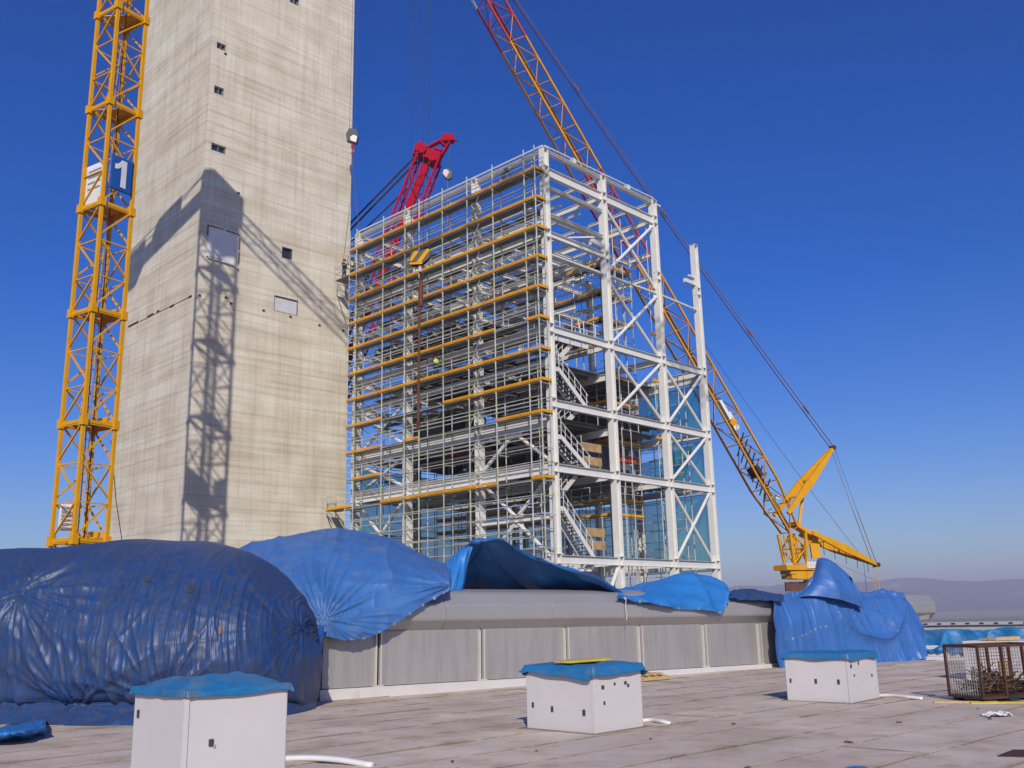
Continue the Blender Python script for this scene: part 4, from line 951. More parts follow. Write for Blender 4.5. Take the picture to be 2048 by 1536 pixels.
# ------------------------------------------------------------------ tarpaulins
def catmull(P, n):
    P = np.asarray(P, float); k = len(P); t = np.linspace(0, k - 1 - 1e-9, n); i = np.floor(t).astype(int); f = (t - i)
    g = lambda j: P[np.clip(j, 0, k - 1)]
    sh = (slice(None),) + (None,) * (P.ndim - 1); f = f[sh]
    p0, p1, p2, p3 = g(i - 1), g(i), g(i + 1), g(i + 2)
    return .5 * ((2 * p1) + (-p0 + p2) * f + (2 * p0 - 5 * p1 + 4 * p2 - p3) * f ** 2 + (-p0 + 3 * p1 - 3 * p2 + p3) * f ** 3)
NU = {}
def tarp(name, ctrl, nu, nv, m, wr=None, th=.012, parent=None):
    C = np.array([[tuple(p) for p in row] for row in ctrl], float)      # rows x cols x 3
    S = catmull(C, nv); S = np.swapaxes(catmull(np.swapaxes(S, 0, 1), nu), 0, 1)
    du = np.gradient(S, axis=1); dv = np.gradient(S, axis=0); N = np.cross(du, dv); N /= (np.linalg.norm(N, axis=2, keepdims=True) + 1e-9)
    fl = np.sign(np.sum(N * (np.array([0, -2.0, 3.0])), axis=2, keepdims=True).mean()); N = N * (fl if fl else 1)
    U, Vv = np.meshgrid(np.linspace(0, 1, nu), np.linspace(0, 1, nv))
    if wr is not None: S = S + N * wr(U, Vv, S)[..., None]
    vs = S.reshape(-1, 3); idx = np.arange(nu * nv).reshape(nv, nu)
    fs = np.stack([idx[:-1, :-1], idx[:-1, 1:], idx[1:, 1:], idx[1:, :-1]], -1).reshape(-1, 4)
    me = bpy.data.meshes.new(name); me.from_pydata(vs.tolist(), [], fs.tolist()); me.update(); me.polygons.foreach_set('use_smooth', [True] * len(me.polygons))
    o = link(name, me, m, parent); NU[o.name] = nu; s = o.modifiers.new('thickness', 'SOLIDIFY'); s.thickness = th; s.offset = -1
    return o
def tie_folds(S, P, amp, k, R, ax):
    d = S - np.array(tuple(P)); e1, e2 = np.array(ax[0]), np.array(ax[1])
    r = np.linalg.norm(d, axis=2); a = np.arctan2(d @ e2, d @ e1)
    return amp * (ridge(a * k, r * .8) ** 2 - .4) * np.exp(-r / R) * np.clip(r / .25, 0, 1)
AX = ((1, 0, 0), (0, 0, 1))
def on_duct(x, y, off):                      # point on a plane parallel to the duct front, off metres in front of it
    d = ray(x, y); p = D0 + DV * off; return (d * ((p - V3(0, 0, CZ)).dot(DV) / d.dot(DV)) + V3(0, 0, CZ)).y

# -- old dirty tarp, left
cx = [-330, -170, -60, 60, 170, 270, 360, 440, 510, 565, 605, 632]
fy = [1443, 1445, 1446, 1448, 1450, 1450, 1449, 1446, 1440, 1432, 1424, 1416]
ty = [1120, 1113, 1106, 1093, 1085, 1081, 1085, 1094, 1112, 1145, 1190, 1243]
rows = [[] for _ in range(10)]
for i, x in enumerate(cx):
    G = ground(x, fy[i], .02); Y0 = G.y; e = max(0, (x - 430) / 205) if x > 430 else 0   # right-hand end closes in
    e = e * e * (3 - 2 * e)
    depth = 2.9 * (1 - .55 * e)
    spec = [(None, 0), (1406 - 4 * e, .42), (1385, .30), (1320 - 6 * e, .10), (1240, .22), (1165 + 45 * e, .75), (1115 + 90 * e, 1.45)]
    for r, (py, dy) in enumerate(spec):
        if py is None: rows[r].append(G); continue
        lim = ty[i] + (7 - r) * 9
        rows[r].append(at(x + (r - 1) * 1.2 * e, max(py, lim), Y0 + dy * (1 - .35 * e)))
    c = at(x, ty[i], Y0 + depth); rows[7].append(c)
    rows[8].append(c + V3(-.2, 1.5 * (1 - .6 * e), -.45)); rows[9].append(V3(c.x - .3, c.y + 2.2 * (1 - .5 * e), .0))
TIE1 = rows[6][-1] + V3(.05, -.05, -.05)
def wr_old(U, Vv, S):
    x = S[..., 0]; z = S[..., 2]
    front = np.clip((Vv - .06) / .1, 0, 1) * np.clip((.78 - Vv) / .2, 0, 1)
    zt = z + .25 * vnoise(x * .6, z * .4)
    f = .060 * (ridge(x * 2.6 + zt * .45, zt * .30 + 3) ** 7 - .15) + .045 * (ridge(x * 6.5 + zt * .8, zt * .45) ** 6 - .15) + .028 * (ridge(x * 13 + zt * 1.2, zt * .7 + 7) ** 5 - .15) + .012 * (ridge(x * 24 + zt * 1.5, zt * 1.3 + 2) ** 3 - .2)
    f = f * (.10 + 1.5 * vnoise(x * 1.1 + 2, z * 1.5 + 8) ** 1.5)
    f = f + .10 * (ridge(x * .9 + zt * .6 + 1.5, zt * .25) ** 6) * np.clip(1.9 - z, 0, 1)
    diag = .07 * (ridge((x + z * .55) * 2.2 + 9, z * .22) ** 4) * np.clip(1.3 - z, 0, 1)
    big = .06 * (vnoise(x * .8 + 5, z * .7) - .5) + .03 * (vnoise(x * 2.0, z * 2.2) - .5)
    t = tie_folds(S, TIE1, .15, 9, 1.5, AX) + tie_folds(S, rows[1][0] + V3(3.2, 0, .05), .03, 8, 1.0, AX) + tie_folds(S, ground(215, 1398, .3), .17, 7, 1.1, AX) + tie_folds(S, at(48, 1190, 17.6), .13, 6, 1.2, AX) + tie_folds(S, at(330, 1400, 16.6), .12, 6, .8, AX)
    skirt = .05 * (vnoise(x * 2.3, Vv * 30) - .5) * np.clip((.12 - Vv) / .06, 0, 1)
    f = .8 * f * np.clip((z - .35) / .35, .15, 1)
    sag = .16 * (vnoise(x * .55 + 11, z * .45 + Vv * 2) - .5) + .07 * (vnoise(x * 1.5 + 3, z * .8 + Vv * 5) - .5)
    dent = -.05 * np.clip(vnoise(x * 1.7 + 20, z * 1.9 + 5) - .55, 0, 1) * 3
    return (f + diag + dent) * front + big * front + sag * np.clip((Vv - .1) / .15, 0, 1) * np.clip((1 - Vv) / .1, 0, 1) + t * np.clip(front + .3, 0, 1) + skirt
o = tarp('tarpaulin', rows, 560, 240, MT['tarp_old'], wr_old)
tag(o, 'large dirty dark blue tarpaulin bulging over a roof unit at far left', 'tarpaulin')
# loose hem lying on the roof, left corner
hr = [[ground(x, y + dy, .03 + hz) for x, y in ((-90, 1462), (-20, 1466), (30, 1464), (65, 1458), (92, 1452))] for dy, hz in ((16, 0), (8, .10), (0, .16), (-8, .09), (-14, .0))]
o = tarp('tarpaulin_scrap', hr, 60, 40, MT['tarp_light'], lambda U, Vv, S: .05 * (ridge(U * 6, Vv * 5) - .5) + .03 * (vnoise(U * 14, Vv * 12) - .5))
tag(o, 'crumpled bright blue tarpaulin scrap on the roof at far left', 'tarpaulin')
# bunched hem between big tarp and duct
bh = [[at(x, y, Yd) for x, y, Yd in r] for r in (((575, 1422, 18.8), (592, 1420, 18.9), (606, 1419, 19.0), (612, 1414, 19.2)), ((578, 1390, 18.7), (600, 1385, 18.7), (618, 1380, 18.9), (624, 1372, 19.3)), ((585, 1345, 18.9), (610, 1338, 18.9), (628, 1330, 19.1), (634, 1325, 19.5)), ((600, 1295, 19.2), (622, 1290, 19.2), (636, 1286, 19.4), (640, 1284, 19.8)), ((632, 1250, 19.8), (640, 1250, 19.8), (645, 1250, 19.9), (648, 1250, 20.0)))]
o = tarp('tarpaulin_hem', bh, 50, 90, MT['tarp_right'], lambda U, Vv, S: .10 * (ridge(U * 3 + 1, Vv * 1.2) - .5) + .05 * (ridge(U * 8, Vv * 3 + 4) - .5))
tag(o, 'bunched tarpaulin hem hanging between the dirty tarpaulin and the duct end', 'tarpaulin')

# -- second tarp over the duct's left end
bot_ = [(540, 1330, 20.9), (600, 1300, 21.0), (645, 1274, 21.0), (690, 1281, 21.1), (735, 1276, 21.4), (785, 1250, 21.8), (835, 1217, 22.2), (872, 1193, 22.6), (897, 1180, 22.9)]
top_ = [(440, 1122, 23.4), (500, 1092, 23.6), (570, 1071, 23.8), (640, 1063, 24.0), (710, 1064, 24.1), (770, 1076, 24.2), (830, 1098, 24.3), (875, 1120, 24.3), (902, 1133, 24.2)]
bot_ = [(x, y, on_duct(x, y, .34)) for x, y, _ in bot_]; bot_[0] = (540, 1330, 19.9); bot_[1] = (600, 1300, 20.1)
ts = [0, .16, .36, .58, .80, .93, 1.0]; dp = [0, .0, .03, .16, .45, .72, 1.0]; hy = [0, .17, .38, .62, .84, .95, 1.0]
rows2 = [[at(b[0] + (t[0] - b[0]) * s, b[1] + (t[1] - b[1]) * h, b[2] + (t[2] - b[2]) * d) for b, t in zip(bot_, top_)] for s, d, h in zip(ts, dp, hy)]
rows2.append([p + V3(.2, 1.3, -.35) for p in rows2[-1]]); rows2.append([V3(p.x + .3, p.y + 1.2, 1.2) for p in rows2[-1]])
TIE2 = at(650, 1240, 20.5); TIE3 = at(898, 1172, on_duct(898, 1172, .3))
def wr_mid(U, Vv, S):
    x, z = S[..., 0], S[..., 2]
    env = np.clip((.86 - Vv) / .12, 0, 1)
    r2 = np.linalg.norm(S - np.array(tuple(TIE2)), axis=2)
    pin = -.55 * np.exp(-(r2 / .42) ** 2)
    return env * (tie_folds(S, TIE2, .11, 8, 1.3, AX) + tie_folds(S, TIE3, .10, 8, .9, AX) + .12 * (vnoise(x * .9, z * 1.1) - .5) + .05 * (ridge(x * 1.3 + z * .8, z * 1.1) ** 4 - .2) + .018 * (ridge(x * 4.1, z * 2.5) ** 2 - .3)) + pin * 0 + .05 * (vnoise(x * 5, z * 1.0) - .5) * np.clip((.14 - Vv) / .14, 0, 1)
o = tarp('tarpaulin', rows2, 300, 190, MT['tarp_mid'], wr_mid)
tag(o, 'blue tarpaulin gathered at two ties over the left end of the duct', 'tarpaulin')

# -- wind-lifted deep blue tarp: its shaded underside faces the roof
low = [(903, 1181, 24.6), (918, 1182, 25.0), (940, 1183, 25.5), (968, 1184, 25.8), (1000, 1184, 26.0), (1040, 1186, 26.1), (1085, 1188, 26.3), (1130, 1189, 26.4), (1175, 1191, 26.4), (1210, 1193, 26.3), (1240, 1196, 26.2), (1262, 1200, 26.0)]
crs = [(901, 1140, 23.6), (924, 1101, 23.35), (940, 1086, 23.25), (968, 1083, 23.2), (1000, 1079, 23.3), (1032, 1096, 23.6), (1070, 1119, 23.8), (1105, 1129, 24.2), (1150, 1143, 24.4), (1185, 1150, 24.8), (1218, 1170, 25.2), (1258, 1192, 25.8)]
rows3 = [[at(b[0] + (t[0] - b[0]) * s, b[1] + (t[1] - b[1]) * h, b[2] + (t[2] - b[2]) * s) for b, t in zip(low, crs)] for s, h in ((0, 0), (.3, .26), (.62, .58), (.85, .86), (1, 1))]
rows3.append([p + V3(.05, .35, .03) for p in rows3[-1]]); rows3.append([p + V3(.2, 2.2, -.45) for p in rows3[-2]]); rows3.append([V3(p.x + .3, p.y + 3.6, 1.9) for p in rows3[-3]])
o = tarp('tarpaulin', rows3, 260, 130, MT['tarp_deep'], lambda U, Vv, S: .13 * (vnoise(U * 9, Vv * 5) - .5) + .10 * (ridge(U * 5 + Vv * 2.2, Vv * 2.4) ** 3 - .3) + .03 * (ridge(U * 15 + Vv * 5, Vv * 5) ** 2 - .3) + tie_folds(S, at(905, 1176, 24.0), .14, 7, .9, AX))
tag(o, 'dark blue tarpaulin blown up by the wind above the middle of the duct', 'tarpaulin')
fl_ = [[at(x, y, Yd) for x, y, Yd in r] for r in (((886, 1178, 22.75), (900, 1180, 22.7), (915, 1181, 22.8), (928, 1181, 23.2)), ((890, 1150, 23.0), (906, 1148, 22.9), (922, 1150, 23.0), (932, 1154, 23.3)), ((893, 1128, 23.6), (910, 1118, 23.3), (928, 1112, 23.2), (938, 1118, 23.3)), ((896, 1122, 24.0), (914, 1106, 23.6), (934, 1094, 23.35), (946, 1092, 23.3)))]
o = tarp('tarpaulin_fold', fl_, 50, 70, MT['tarp_light'], lambda U, Vv, S: .07 * (ridge(U * 3.2, Vv * .7) - .5) + .03 * (ridge(U * 8, Vv * 2) - .5))  # same sheet in a brighter blue: sunlight on the fold is painted in
tag(o, 'fold with sunlight painted as brighter blue at the left edge of the wind-lifted tarpaulin', 'tarpaulin')
pe = [[at(x, y, Yd) for x, y, Yd in r] for r in (((1095, 1128, 25.0), (1130, 1140, 25.2), (1158, 1146, 25.3), (1172, 1146, 25.4)), ((1098, 1135, 24.9), (1130, 1147, 25.1), (1152, 1151, 25.2), (1166, 1150, 25.3)))]
# -- bright tarp over the duct's right half
low = [(1236, 1192, 25.4), (1258, 1200, 25.5), (1300, 1208, 25.8), (1350, 1217, 26.2), (1395, 1219, 26.6), (1425, 1223, 26.9), (1444, 1226, 27.1), (1452, 1205, 27.2)]
crs = [(1238, 1186, 26.4), (1262, 1176, 27.0), (1300, 1163, 27.4), (1345, 1153, 27.7), (1390, 1151, 27.9), (1425, 1156, 28.0), (1452, 1170, 28.0), (1462, 1184, 28.0)]
low = [(x, y, on_duct(x, y, .36)) for x, y, _ in low]
rows4 = [[at(b[0] + (t[0] - b[0]) * s, b[1] + (t[1] - b[1]) * h, b[2] + (t[2] - b[2]) * d) for b, t in zip(low, crs)] for s, h, d in ((0, 0, 0), (.25, .30, .05), (.5, .55, .3), (.8, .85, .65), (1, 1, 1))]
rows4.append([p + V3(.2, 1.0, -.4) for p in rows4[-1]])
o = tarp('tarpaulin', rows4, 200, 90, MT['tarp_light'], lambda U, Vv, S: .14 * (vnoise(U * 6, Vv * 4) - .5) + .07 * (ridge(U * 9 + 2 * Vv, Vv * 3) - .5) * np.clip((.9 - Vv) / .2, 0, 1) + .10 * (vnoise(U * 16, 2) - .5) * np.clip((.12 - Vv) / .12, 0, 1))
tag(o, 'bright blue tarpaulin puffed up over the duct right of the dark one', 'tarpaulin')
pc_ = [[at(x, y, Yd) for x, y, Yd in r] for r in (((1082, 1132, 26.3), (1110, 1138, 26.3), (1140, 1146, 26.3), (1166, 1147, 26.3)), ((1085, 1128, 26.6), (1112, 1131, 26.6), (1142, 1136, 26.6), (1164, 1142, 26.6)), ((1086, 1136, 27.4), (1112, 1138, 27.4), (1142, 1142, 27.4), (1164, 1148, 27.4)))]
o = tarp('tarpaulin_corner', pc_, 30, 20, MT['tarp_light'], lambda U, Vv, S: .03 * (vnoise(U * 8, Vv * 4) - .5)); tag(o, 'small bright blue tarpaulin corner showing behind the wind-lifted tarpaulin', 'tarpaulin')
st_ = [[at(x, y, Yd) for x, y, Yd in r] for r in (((1455, 1196, 27.4), (1490, 1199, 27.7), (1530, 1201, 28.0), (1568, 1202, 28.4)), ((1452, 1182, 27.9), (1490, 1180, 28.1), (1530, 1184, 28.4), (1568, 1190, 28.8)), ((1456, 1186, 28.6), (1490, 1178, 28.7), (1530, 1184, 29.0), (1568, 1192, 29.3)))]
o = tarp('tarpaulin_strip', st_, 80, 30, MT['tarp_old'], lambda U, Vv, S: .06 * (vnoise(U * 12, Vv * 3) - .5)); tag(o, 'flat dark blue tarpaulin strip along the duct top near its right end', 'tarpaulin')
# -- right tarp with the standing peak
low = [(1549, 1270, 27.9), (1562, 1336, 28.3), (1600, 1334, 28.7), (1650, 1331, 29.1), (1700, 1328, 29.5), (1750, 1326, 29.9), (1800, 1323, 30.3), (1838, 1320, 30.7), (1862, 1316, 31.0)]
crs = [(1543, 1196, 28.6), (1566, 1190, 29.2), (1606, 1178, 29.8), (1640, 1140, 30.3), (1686, 1152, 30.8), (1722, 1183, 31.2), (1772, 1182, 31.6), (1815, 1208, 31.9), (1846, 1285, 31.9)]
rows5 = []
for s, h, d in ((0, 0, 0), (.12, .14, .12), (.35, .36, .16), (.6, .60, .25), (.82, .82, .5), (.93, .94, .75), (1, 1, 1)):
    rows5.append([at(b[0] + (t[0] - b[0]) * s, b[1] + (t[1] - b[1]) * h, b[2] + (t[2] - b[2]) * d) for b, t in zip(low, crs)])
rows5.append([p + V3(.3, 1.2, -.5) for p in rows5[-1]]); rows5.append([V3(p.x + .4, p.y + 1.0, .0) for p in rows5[-1]])
SW1, SW2 = at(1712, 1205, 30.3), at(1700, 1330, 29.4)
def wr_r(U, Vv, S):
    x, z = S[..., 0], S[..., 2]; env = np.clip((.80 - Vv) / .1, 0, 1)
    swag = .20 * (ridge(np.hypot(x - SW1.x - .5, (z - SW1.z - .7) * .8) * 1.7 + .3 * vnoise(x * 1.5, z), x * .2 + 3) ** 3 - .25) * np.clip((x - 9.2) / 1.2, 0, 1)
    return env * (swag + tie_folds(S, SW1, .07, 7, .6, AX) + .08 * (ridge(x * 2.4 + z * .7, z * .5) ** 4 - .2) + .04 * (ridge(x * 6.5 + z * .5, z * .5 + 4) ** 4 - .2) * np.clip((10.2 - x) / 1.5, .3, 1) + .07 * (vnoise(x * .9, z * .9) - .5) + .02 * (ridge(x * 6 + z, z) - .5))
o = tarp('tarpaulin', rows5, 320, 220, MT['tarp_right'], wr_r)
tag(o, 'blue tarpaulin draped in swags over the right end of the duct', 'tarpaulin')
pk = [[at(x, y, Yd) for x, y, Yd in r] for r in (((1590, 1196, 29.3), (1625, 1192, 29.3), (1665, 1196, 29.3), (1700, 1205, 29.6), (1726, 1216, 30.0)), ((1606, 1184, 29.6), (1634, 1172, 29.4), (1668, 1172, 29.4), (1700, 1182, 29.7), (1722, 1196, 30.1)), ((1622, 1166, 29.9), (1642, 1152, 29.6), (1668, 1150, 29.6), (1694, 1162, 29.9), (1714, 1180, 30.2)), ((1630, 1140, 30.1), (1644, 1132, 29.8), (1664, 1132, 29.8), (1686, 1146, 30.0), (1704, 1164, 30.3)), ((1635, 1117, 30.3), (1648, 1117, 30.1), (1662, 1122, 30.1), (1680, 1136, 30.2), (1698, 1152, 30.5)), ((1640, 1128, 31.0), (1652, 1126, 31.0), (1668, 1132, 31.0), (1688, 1146, 31.0), (1706, 1162, 31.0)), ((1640, 1190, 31.6), (1655, 1190, 31.6), (1672, 1190, 31.6), (1692, 1196, 31.6), (1710, 1200, 31.6)))]
o = tarp('tarpaulin_peak', pk, 110, 120, MT['tarp_right'], lambda U, Vv, S: np.clip((.7 - Vv) / .2, 0, 1) * (.06 * (ridge(U * 4 + Vv * 2, Vv * 1.4) - .5) + tie_folds(S, SW1, .10, 6, .8, AX)))
tag(o, 'blue tarpaulin corner standing up in a peak in front of the yellow crane', 'tarpaulin')

def eyelets(o, row, cols):                     # brass eyelets along a hem, taken from the finished cloth
    me = o.data; nu = NU[o.name]; 
    for c in cols:
        v = me.vertices[row * nu + c]; n = v.normal.copy()
        if n.y > 0: n = -n
        t = V3(1, 0, 0).cross(n).normalized(); q = n.cross(t); p = v.co + n * .012; m = MB(); k = 8
        for rr in (.035, .016):
            for i in range(k): m.v.append(tuple(p + (t * cos(2 * pi * i / k) + q * sin(2 * pi * i / k)) * rr))
        m.f = [(i, (i + 1) % k, k + (i + 1) % k, k + i) for i in range(k)]
        m.build('eyelet', MT['foil'], o)
def tear(o, row, col, w, h, m):
    me = o.data; nu = NU[o.name]; v = me.vertices[row * nu + col]; n = v.normal.copy()
    if n.y > 0: n = -n
    t = V3(1, 0, 0); q = n.cross(t).normalized(); t = q.cross(n); p = v.co + n * .02; k = 9; mb = MB()
    mb.v = [tuple(p + t * (cos(2 * pi * i / k) * w * (1 + .3 * sin(5 * i))) + q * (sin(2 * pi * i / k) * h * (1 + .25 * cos(3 * i)))) for i in range(k)]; mb.f = [tuple(range(k))]
    mb.build('tear', m, o)
T = {o.name: o for o in COL.objects if o.name.startswith('tarpaulin')}
tl_ = [o for o in COL.objects if o.get('label', '').startswith('large dirty')][0]
for rw, cc, w, h, m in ((128, 318, .05, .10, 'slot'), (100, 356, .03, .09, 'batten'), (98, 322, .025, .06, 'batten'), (135, 268, .06, .04, 'slot'), (118, 420, .03, .05, 'slot')): tear(tl_, rw, cc, w, h, MT[m])
tm_ = [o for o in COL.objects if o.get('label', '').startswith('blue tarpaulin gathered')][0]; eyelets(tm_, 3, range(100, 296, 22))
tb_ = [o for o in COL.objects if o.get('label', '').startswith('bright blue tarpaulin puffed')][0]; eyelets(tb_, 3, range(20, 190, 24))
tr_ = [o for o in COL.objects if o.get('label', '').startswith('blue tarpaulin draped')][0]; eyelets(tr_, 60, range(60, 130, 9)); eyelets(tr_, 6, range(50, 300, 24))
tp_ = [o for o in COL.objects if o.get('label', '').startswith('blue tarpaulin corner standing')][0]; eyelets(tp_, 74, (6,))
cd = MB(); cd.path([at(1252, 1198, on_duct(1252, 1198, .40)), at(1251, 1215, on_duct(1251, 1215, .38)), at(1254, 1228, on_duct(1254, 1228, .36)), at(1253, 1240, on_duct(1253, 1240, .35))], .008, 5); o = cd.build('cord', MT['white_banner']); tag(o, 'thin pale cord dangling from the bright tarpaulin over the duct', 'cord')
gr = MB(); gg = random.Random(21)
for k in range(170):
    u, v = gg.uniform(2, 34), gg.uniform(-9, 9); p = Vector(rpt(u, v, .02)); a = gg.uniform(0, 3.14); L1 = gg.choice((.02, .03, .05, .09)) * gg.uniform(.5, 1.3); w1 = L1 * gg.uniform(.25, .7)
    if (p.x * DV.x + p.y * DV.y) - D0.dot(DV) < .2: continue
    gr.bar(p, p + V3(cos(a) * L1, sin(a) * L1, gg.uniform(0, .01)), w1, .012 + gg.random() * .015)
o = gr.build('grit', MT['scrap']); o['kind'] = 'stuff'; tag(o, 'small chips and grit scattered over the felt roof', 'grit')

# ------------------------------------------------------------------ white roof boxes
def roof_box(label, front, ang, wl, wr_, h, slots_l, slots_r):
    # front: ground point of the near vertical edge; left wall runs along ang-90, right wall along ang
    a = az(ang); l = az(ang - 90); root = empty('roof_box', front, radians(90 - ang))
    # local x along the right wall, y along the left wall
    m = MB(); m.box(0, wr_, 0, wl, -.03, h); bevel(m.build('casing', MT['boxwhite'], root), .018, 3)
    MB().box(-.012, .03, -.012, .03, 0, h - .02).build('corner_trim', MT['boxwhite'], root)
    fl = MB(); fl.box(-.10, wr_ + .10, -.10, wl + .10, -.02, .018); bevel(fl.build('flashing', MT['felt'], root), .01, 1)
    for s, z, w, hh, kind in slots_l: MB().box(-.012, .01, s - w / 2, s + w / 2, z - hh / 2, z + hh / 2).build('slot', MT[kind], root)
    for s, z, w, hh, kind in slots_r: MB().box(s - w / 2, s + w / 2, -.012, .01, z - hh / 2, z + hh / 2).build('slot', MT[kind], root)
    tag(root, label, 'roof box', 'white roof boxes'); return root
def box_cap(label, root, wl, wr_, h, m, seed, droop, over=.10, bumpy=.09):
    P = []
    ax_ = lambda w: [-over, -.018, .015, .12 * w, .33 * w, .5 * w, .68 * w, .88 * w, w - .015, w + .018, w + over]
    for j, y in enumerate(ax_(wl)):
        r = []
        for i, x in enumerate(ax_(wr_)):
            ed = min(i, j, 10 - i, 10 - j); q = float(vnoise(i * .8 + seed, j * .8))
            if ed == 0: z = h - droop * (.4 + 1.1 * float(vnoise((i + j) * .42 + seed, (i - j) * .42)))
            elif ed <= 2: z = h + .022 + .01 * q
            else: z = h + .03 + bumpy * q
            r.append((x, y, z))
        P.append(r)
    o = tarp('box_cover', P, 70, 70, m, lambda U, Vv, S: .012 * (ridge(U * 7 + seed, Vv * 6) - .5) + .01 * (vnoise(U * 20, Vv * 20) - .5), th=.006)
    o.location = root.location; o.rotation_euler = root.rotation_euler; tag(o, label, 'tarpaulin'); return o
b1 = ground(372, 1640); b1 = V3(-2.50, 7.55, 0)
r1 = roof_box('nearest white roof box with a blue cover, cut by the bottom edge', b1, 47, .95, .87, 1.08, [(.84, .90, .03, .06, 'slot'), (.82, .40, .035, .05, 'slot'), (.54, .36, .03, .055, 'slot'), (.14, .33, .035, .06, 'slot')], [(.22, .72, .035, .05, 'slot'), (.245, .695, .02, .022, 'foil')])
box_cap('blue tarpaulin cover lying on the nearest white roof box', r1, .95, .87, 1.08, MT['tarp_cyan'], 3, .025, .032, .10)
b2 = ground(1190, 1470)
r2 = roof_box('white roof box in the middle with a board on its blue cover', b2, 45, 1.30, 1.08, .86, [(1.16, .34, .035, .07, 'slot'), (.78, .30, .04, .075, 'slot'), (.18, .28, .045, .08, 'slot'), (1.26, .80, .03, .06, 'slot')], [(.2, .61, .05, .05, 'slot'), (.46, .64, .03, .035, 'slot'), (.7, .64, .05, .04, 'slot'), (.76, .60, .035, .04, 'slot'), (.22, .40, .03, .045, 'slot')])
box_cap('blue tarpaulin cover with drooping corners on the middle roof box', r2, 1.30, 1.08, .86, MT['tarp_cyan'], 11, .11, .075, .05)
bd = empty('board', (b2.x, b2.y, .93), radians(45)); 
for k in range(2): MB().box(.05 + .0 * k, .95, .45 + .17 * k, .60 + .17 * k, 0, .03).build('plank', MT['wood'] if k else MT['yellow_strip'], bd)
tag(bd, 'yellow and brown boards lying on the middle roof box', 'board')
b3 = ground(1704, 1408)
r3 = roof_box('white roof box beside the wire cage, farthest of the three in front', b3, 42, 1.20, 1.22, .80, [(1.10, .36, .03, .07, 'slot'), (.62, .36, .04, .08, 'slot'), (.2, .36, .04, .08, 'slot')], [(.10, .62, .05, .06, 'slot'), (.42, .66, .03, .06, 'slot'), (.2, .46, .03, .04, 'slot'), (.95, .42, .04, .04, 'slot')])
box_cap('flat blue tarpaulin cover on the roof box beside the wire cage', r3, 1.20, 1.22, .80, MT['tarp_cyan'], 23, .07, .05, .05)
b4 = V3(10.75, 21.2, 0)
r4 = roof_box('white roof box standing behind the wire cage', b4, 45, 1.3, 1.4, .84, [], [])
tb = empty('timber_plank', (10.35, 21.6, .85), radians(30)); MB().box(0, .85, 0, .2, 0, .07).build('plank', MT['wood'], tb); MB().box(0, .85, .22, .4, 0, .05).build('plank', MT['cardboard'], tb); tag(tb, 'timber planks lying on the roof box behind the wire cage', 'plank')

# white hoses / foam strips at the boxes
def hose(name, label, pts, r, m, cat):
    P = catmull(np.array([tuple(p) for p in pts]), 14); mb = MB(); n = 8
    for k in range(len(P)):
        d = P[min(k + 1, len(P) - 1)] - P[max(k - 1, 0)]; d = Vector(d).normalized(); a = d.cross(V3(0, 0, 1)).normalized(); b = a.cross(d)
        for q in range(n): mb.v.append(tuple(Vector(P[k]) + a * (r * 1.5 * cos(2 * pi * q / n)) + b * (r * sin(2 * pi * q / n))))
    for k in range(len(P) - 1):
        for q in range(n): mb.f.append((k * n + q, k * n + (q + 1) % n, (k + 1) * n + (q + 1) % n, (k + 1) * n + q))
    mb.f += [tuple(range(n)), tuple(range(len(P) * n - n, len(P) * n))]
    o = mb.build(name, m, smooth=True); tag(o, label, cat); return o
hose('foam_strip', 'white foam strip on the roof behind the middle roof box', [ground(1284, 1441, .03), ground(1305, 1440, .04), ground(1325, 1443, .04), ground(1340, 1447, .02)], .03, MT['white_paint'], 'foam strip')
hose('foam_strip', 'white foam strip lying on the roof right of the nearest box', [ground(560, 1517, .03), ground(620, 1516, .05), ground(680, 1520, .05), ground(745, 1531, .02)], .034, MT['white_paint'], 'foam strip')
hose('foam_strip', 'white pipe lying between the roof box and the wire cage', [ground(1752, 1391, .03), ground(1785, 1391, .04), ground(1815, 1394, .04), ground(1845, 1397, .03)], .03, MT['white_paint'], 'pipe')
# pallet stack
pal = empty('timber_pile', ground(1288, 1364), radians(40))
for k in range(5): MB().box(.0 + .03 * k, .95 - .02 * k, .12 * k, .12 * k + .10, .02 + .02 * (k % 2), .10 + .02 * (k % 3)).build('plank', MT['wood'], pal)
for k in range(3): MB().box(.1 + .25 * k, .2 + .25 * k, .0, .62, .14, .18).build('plank', MT['wood'], pal)
tag(pal, 'small pile of timber offcuts on the roof beside the duct plinth', 'timber')

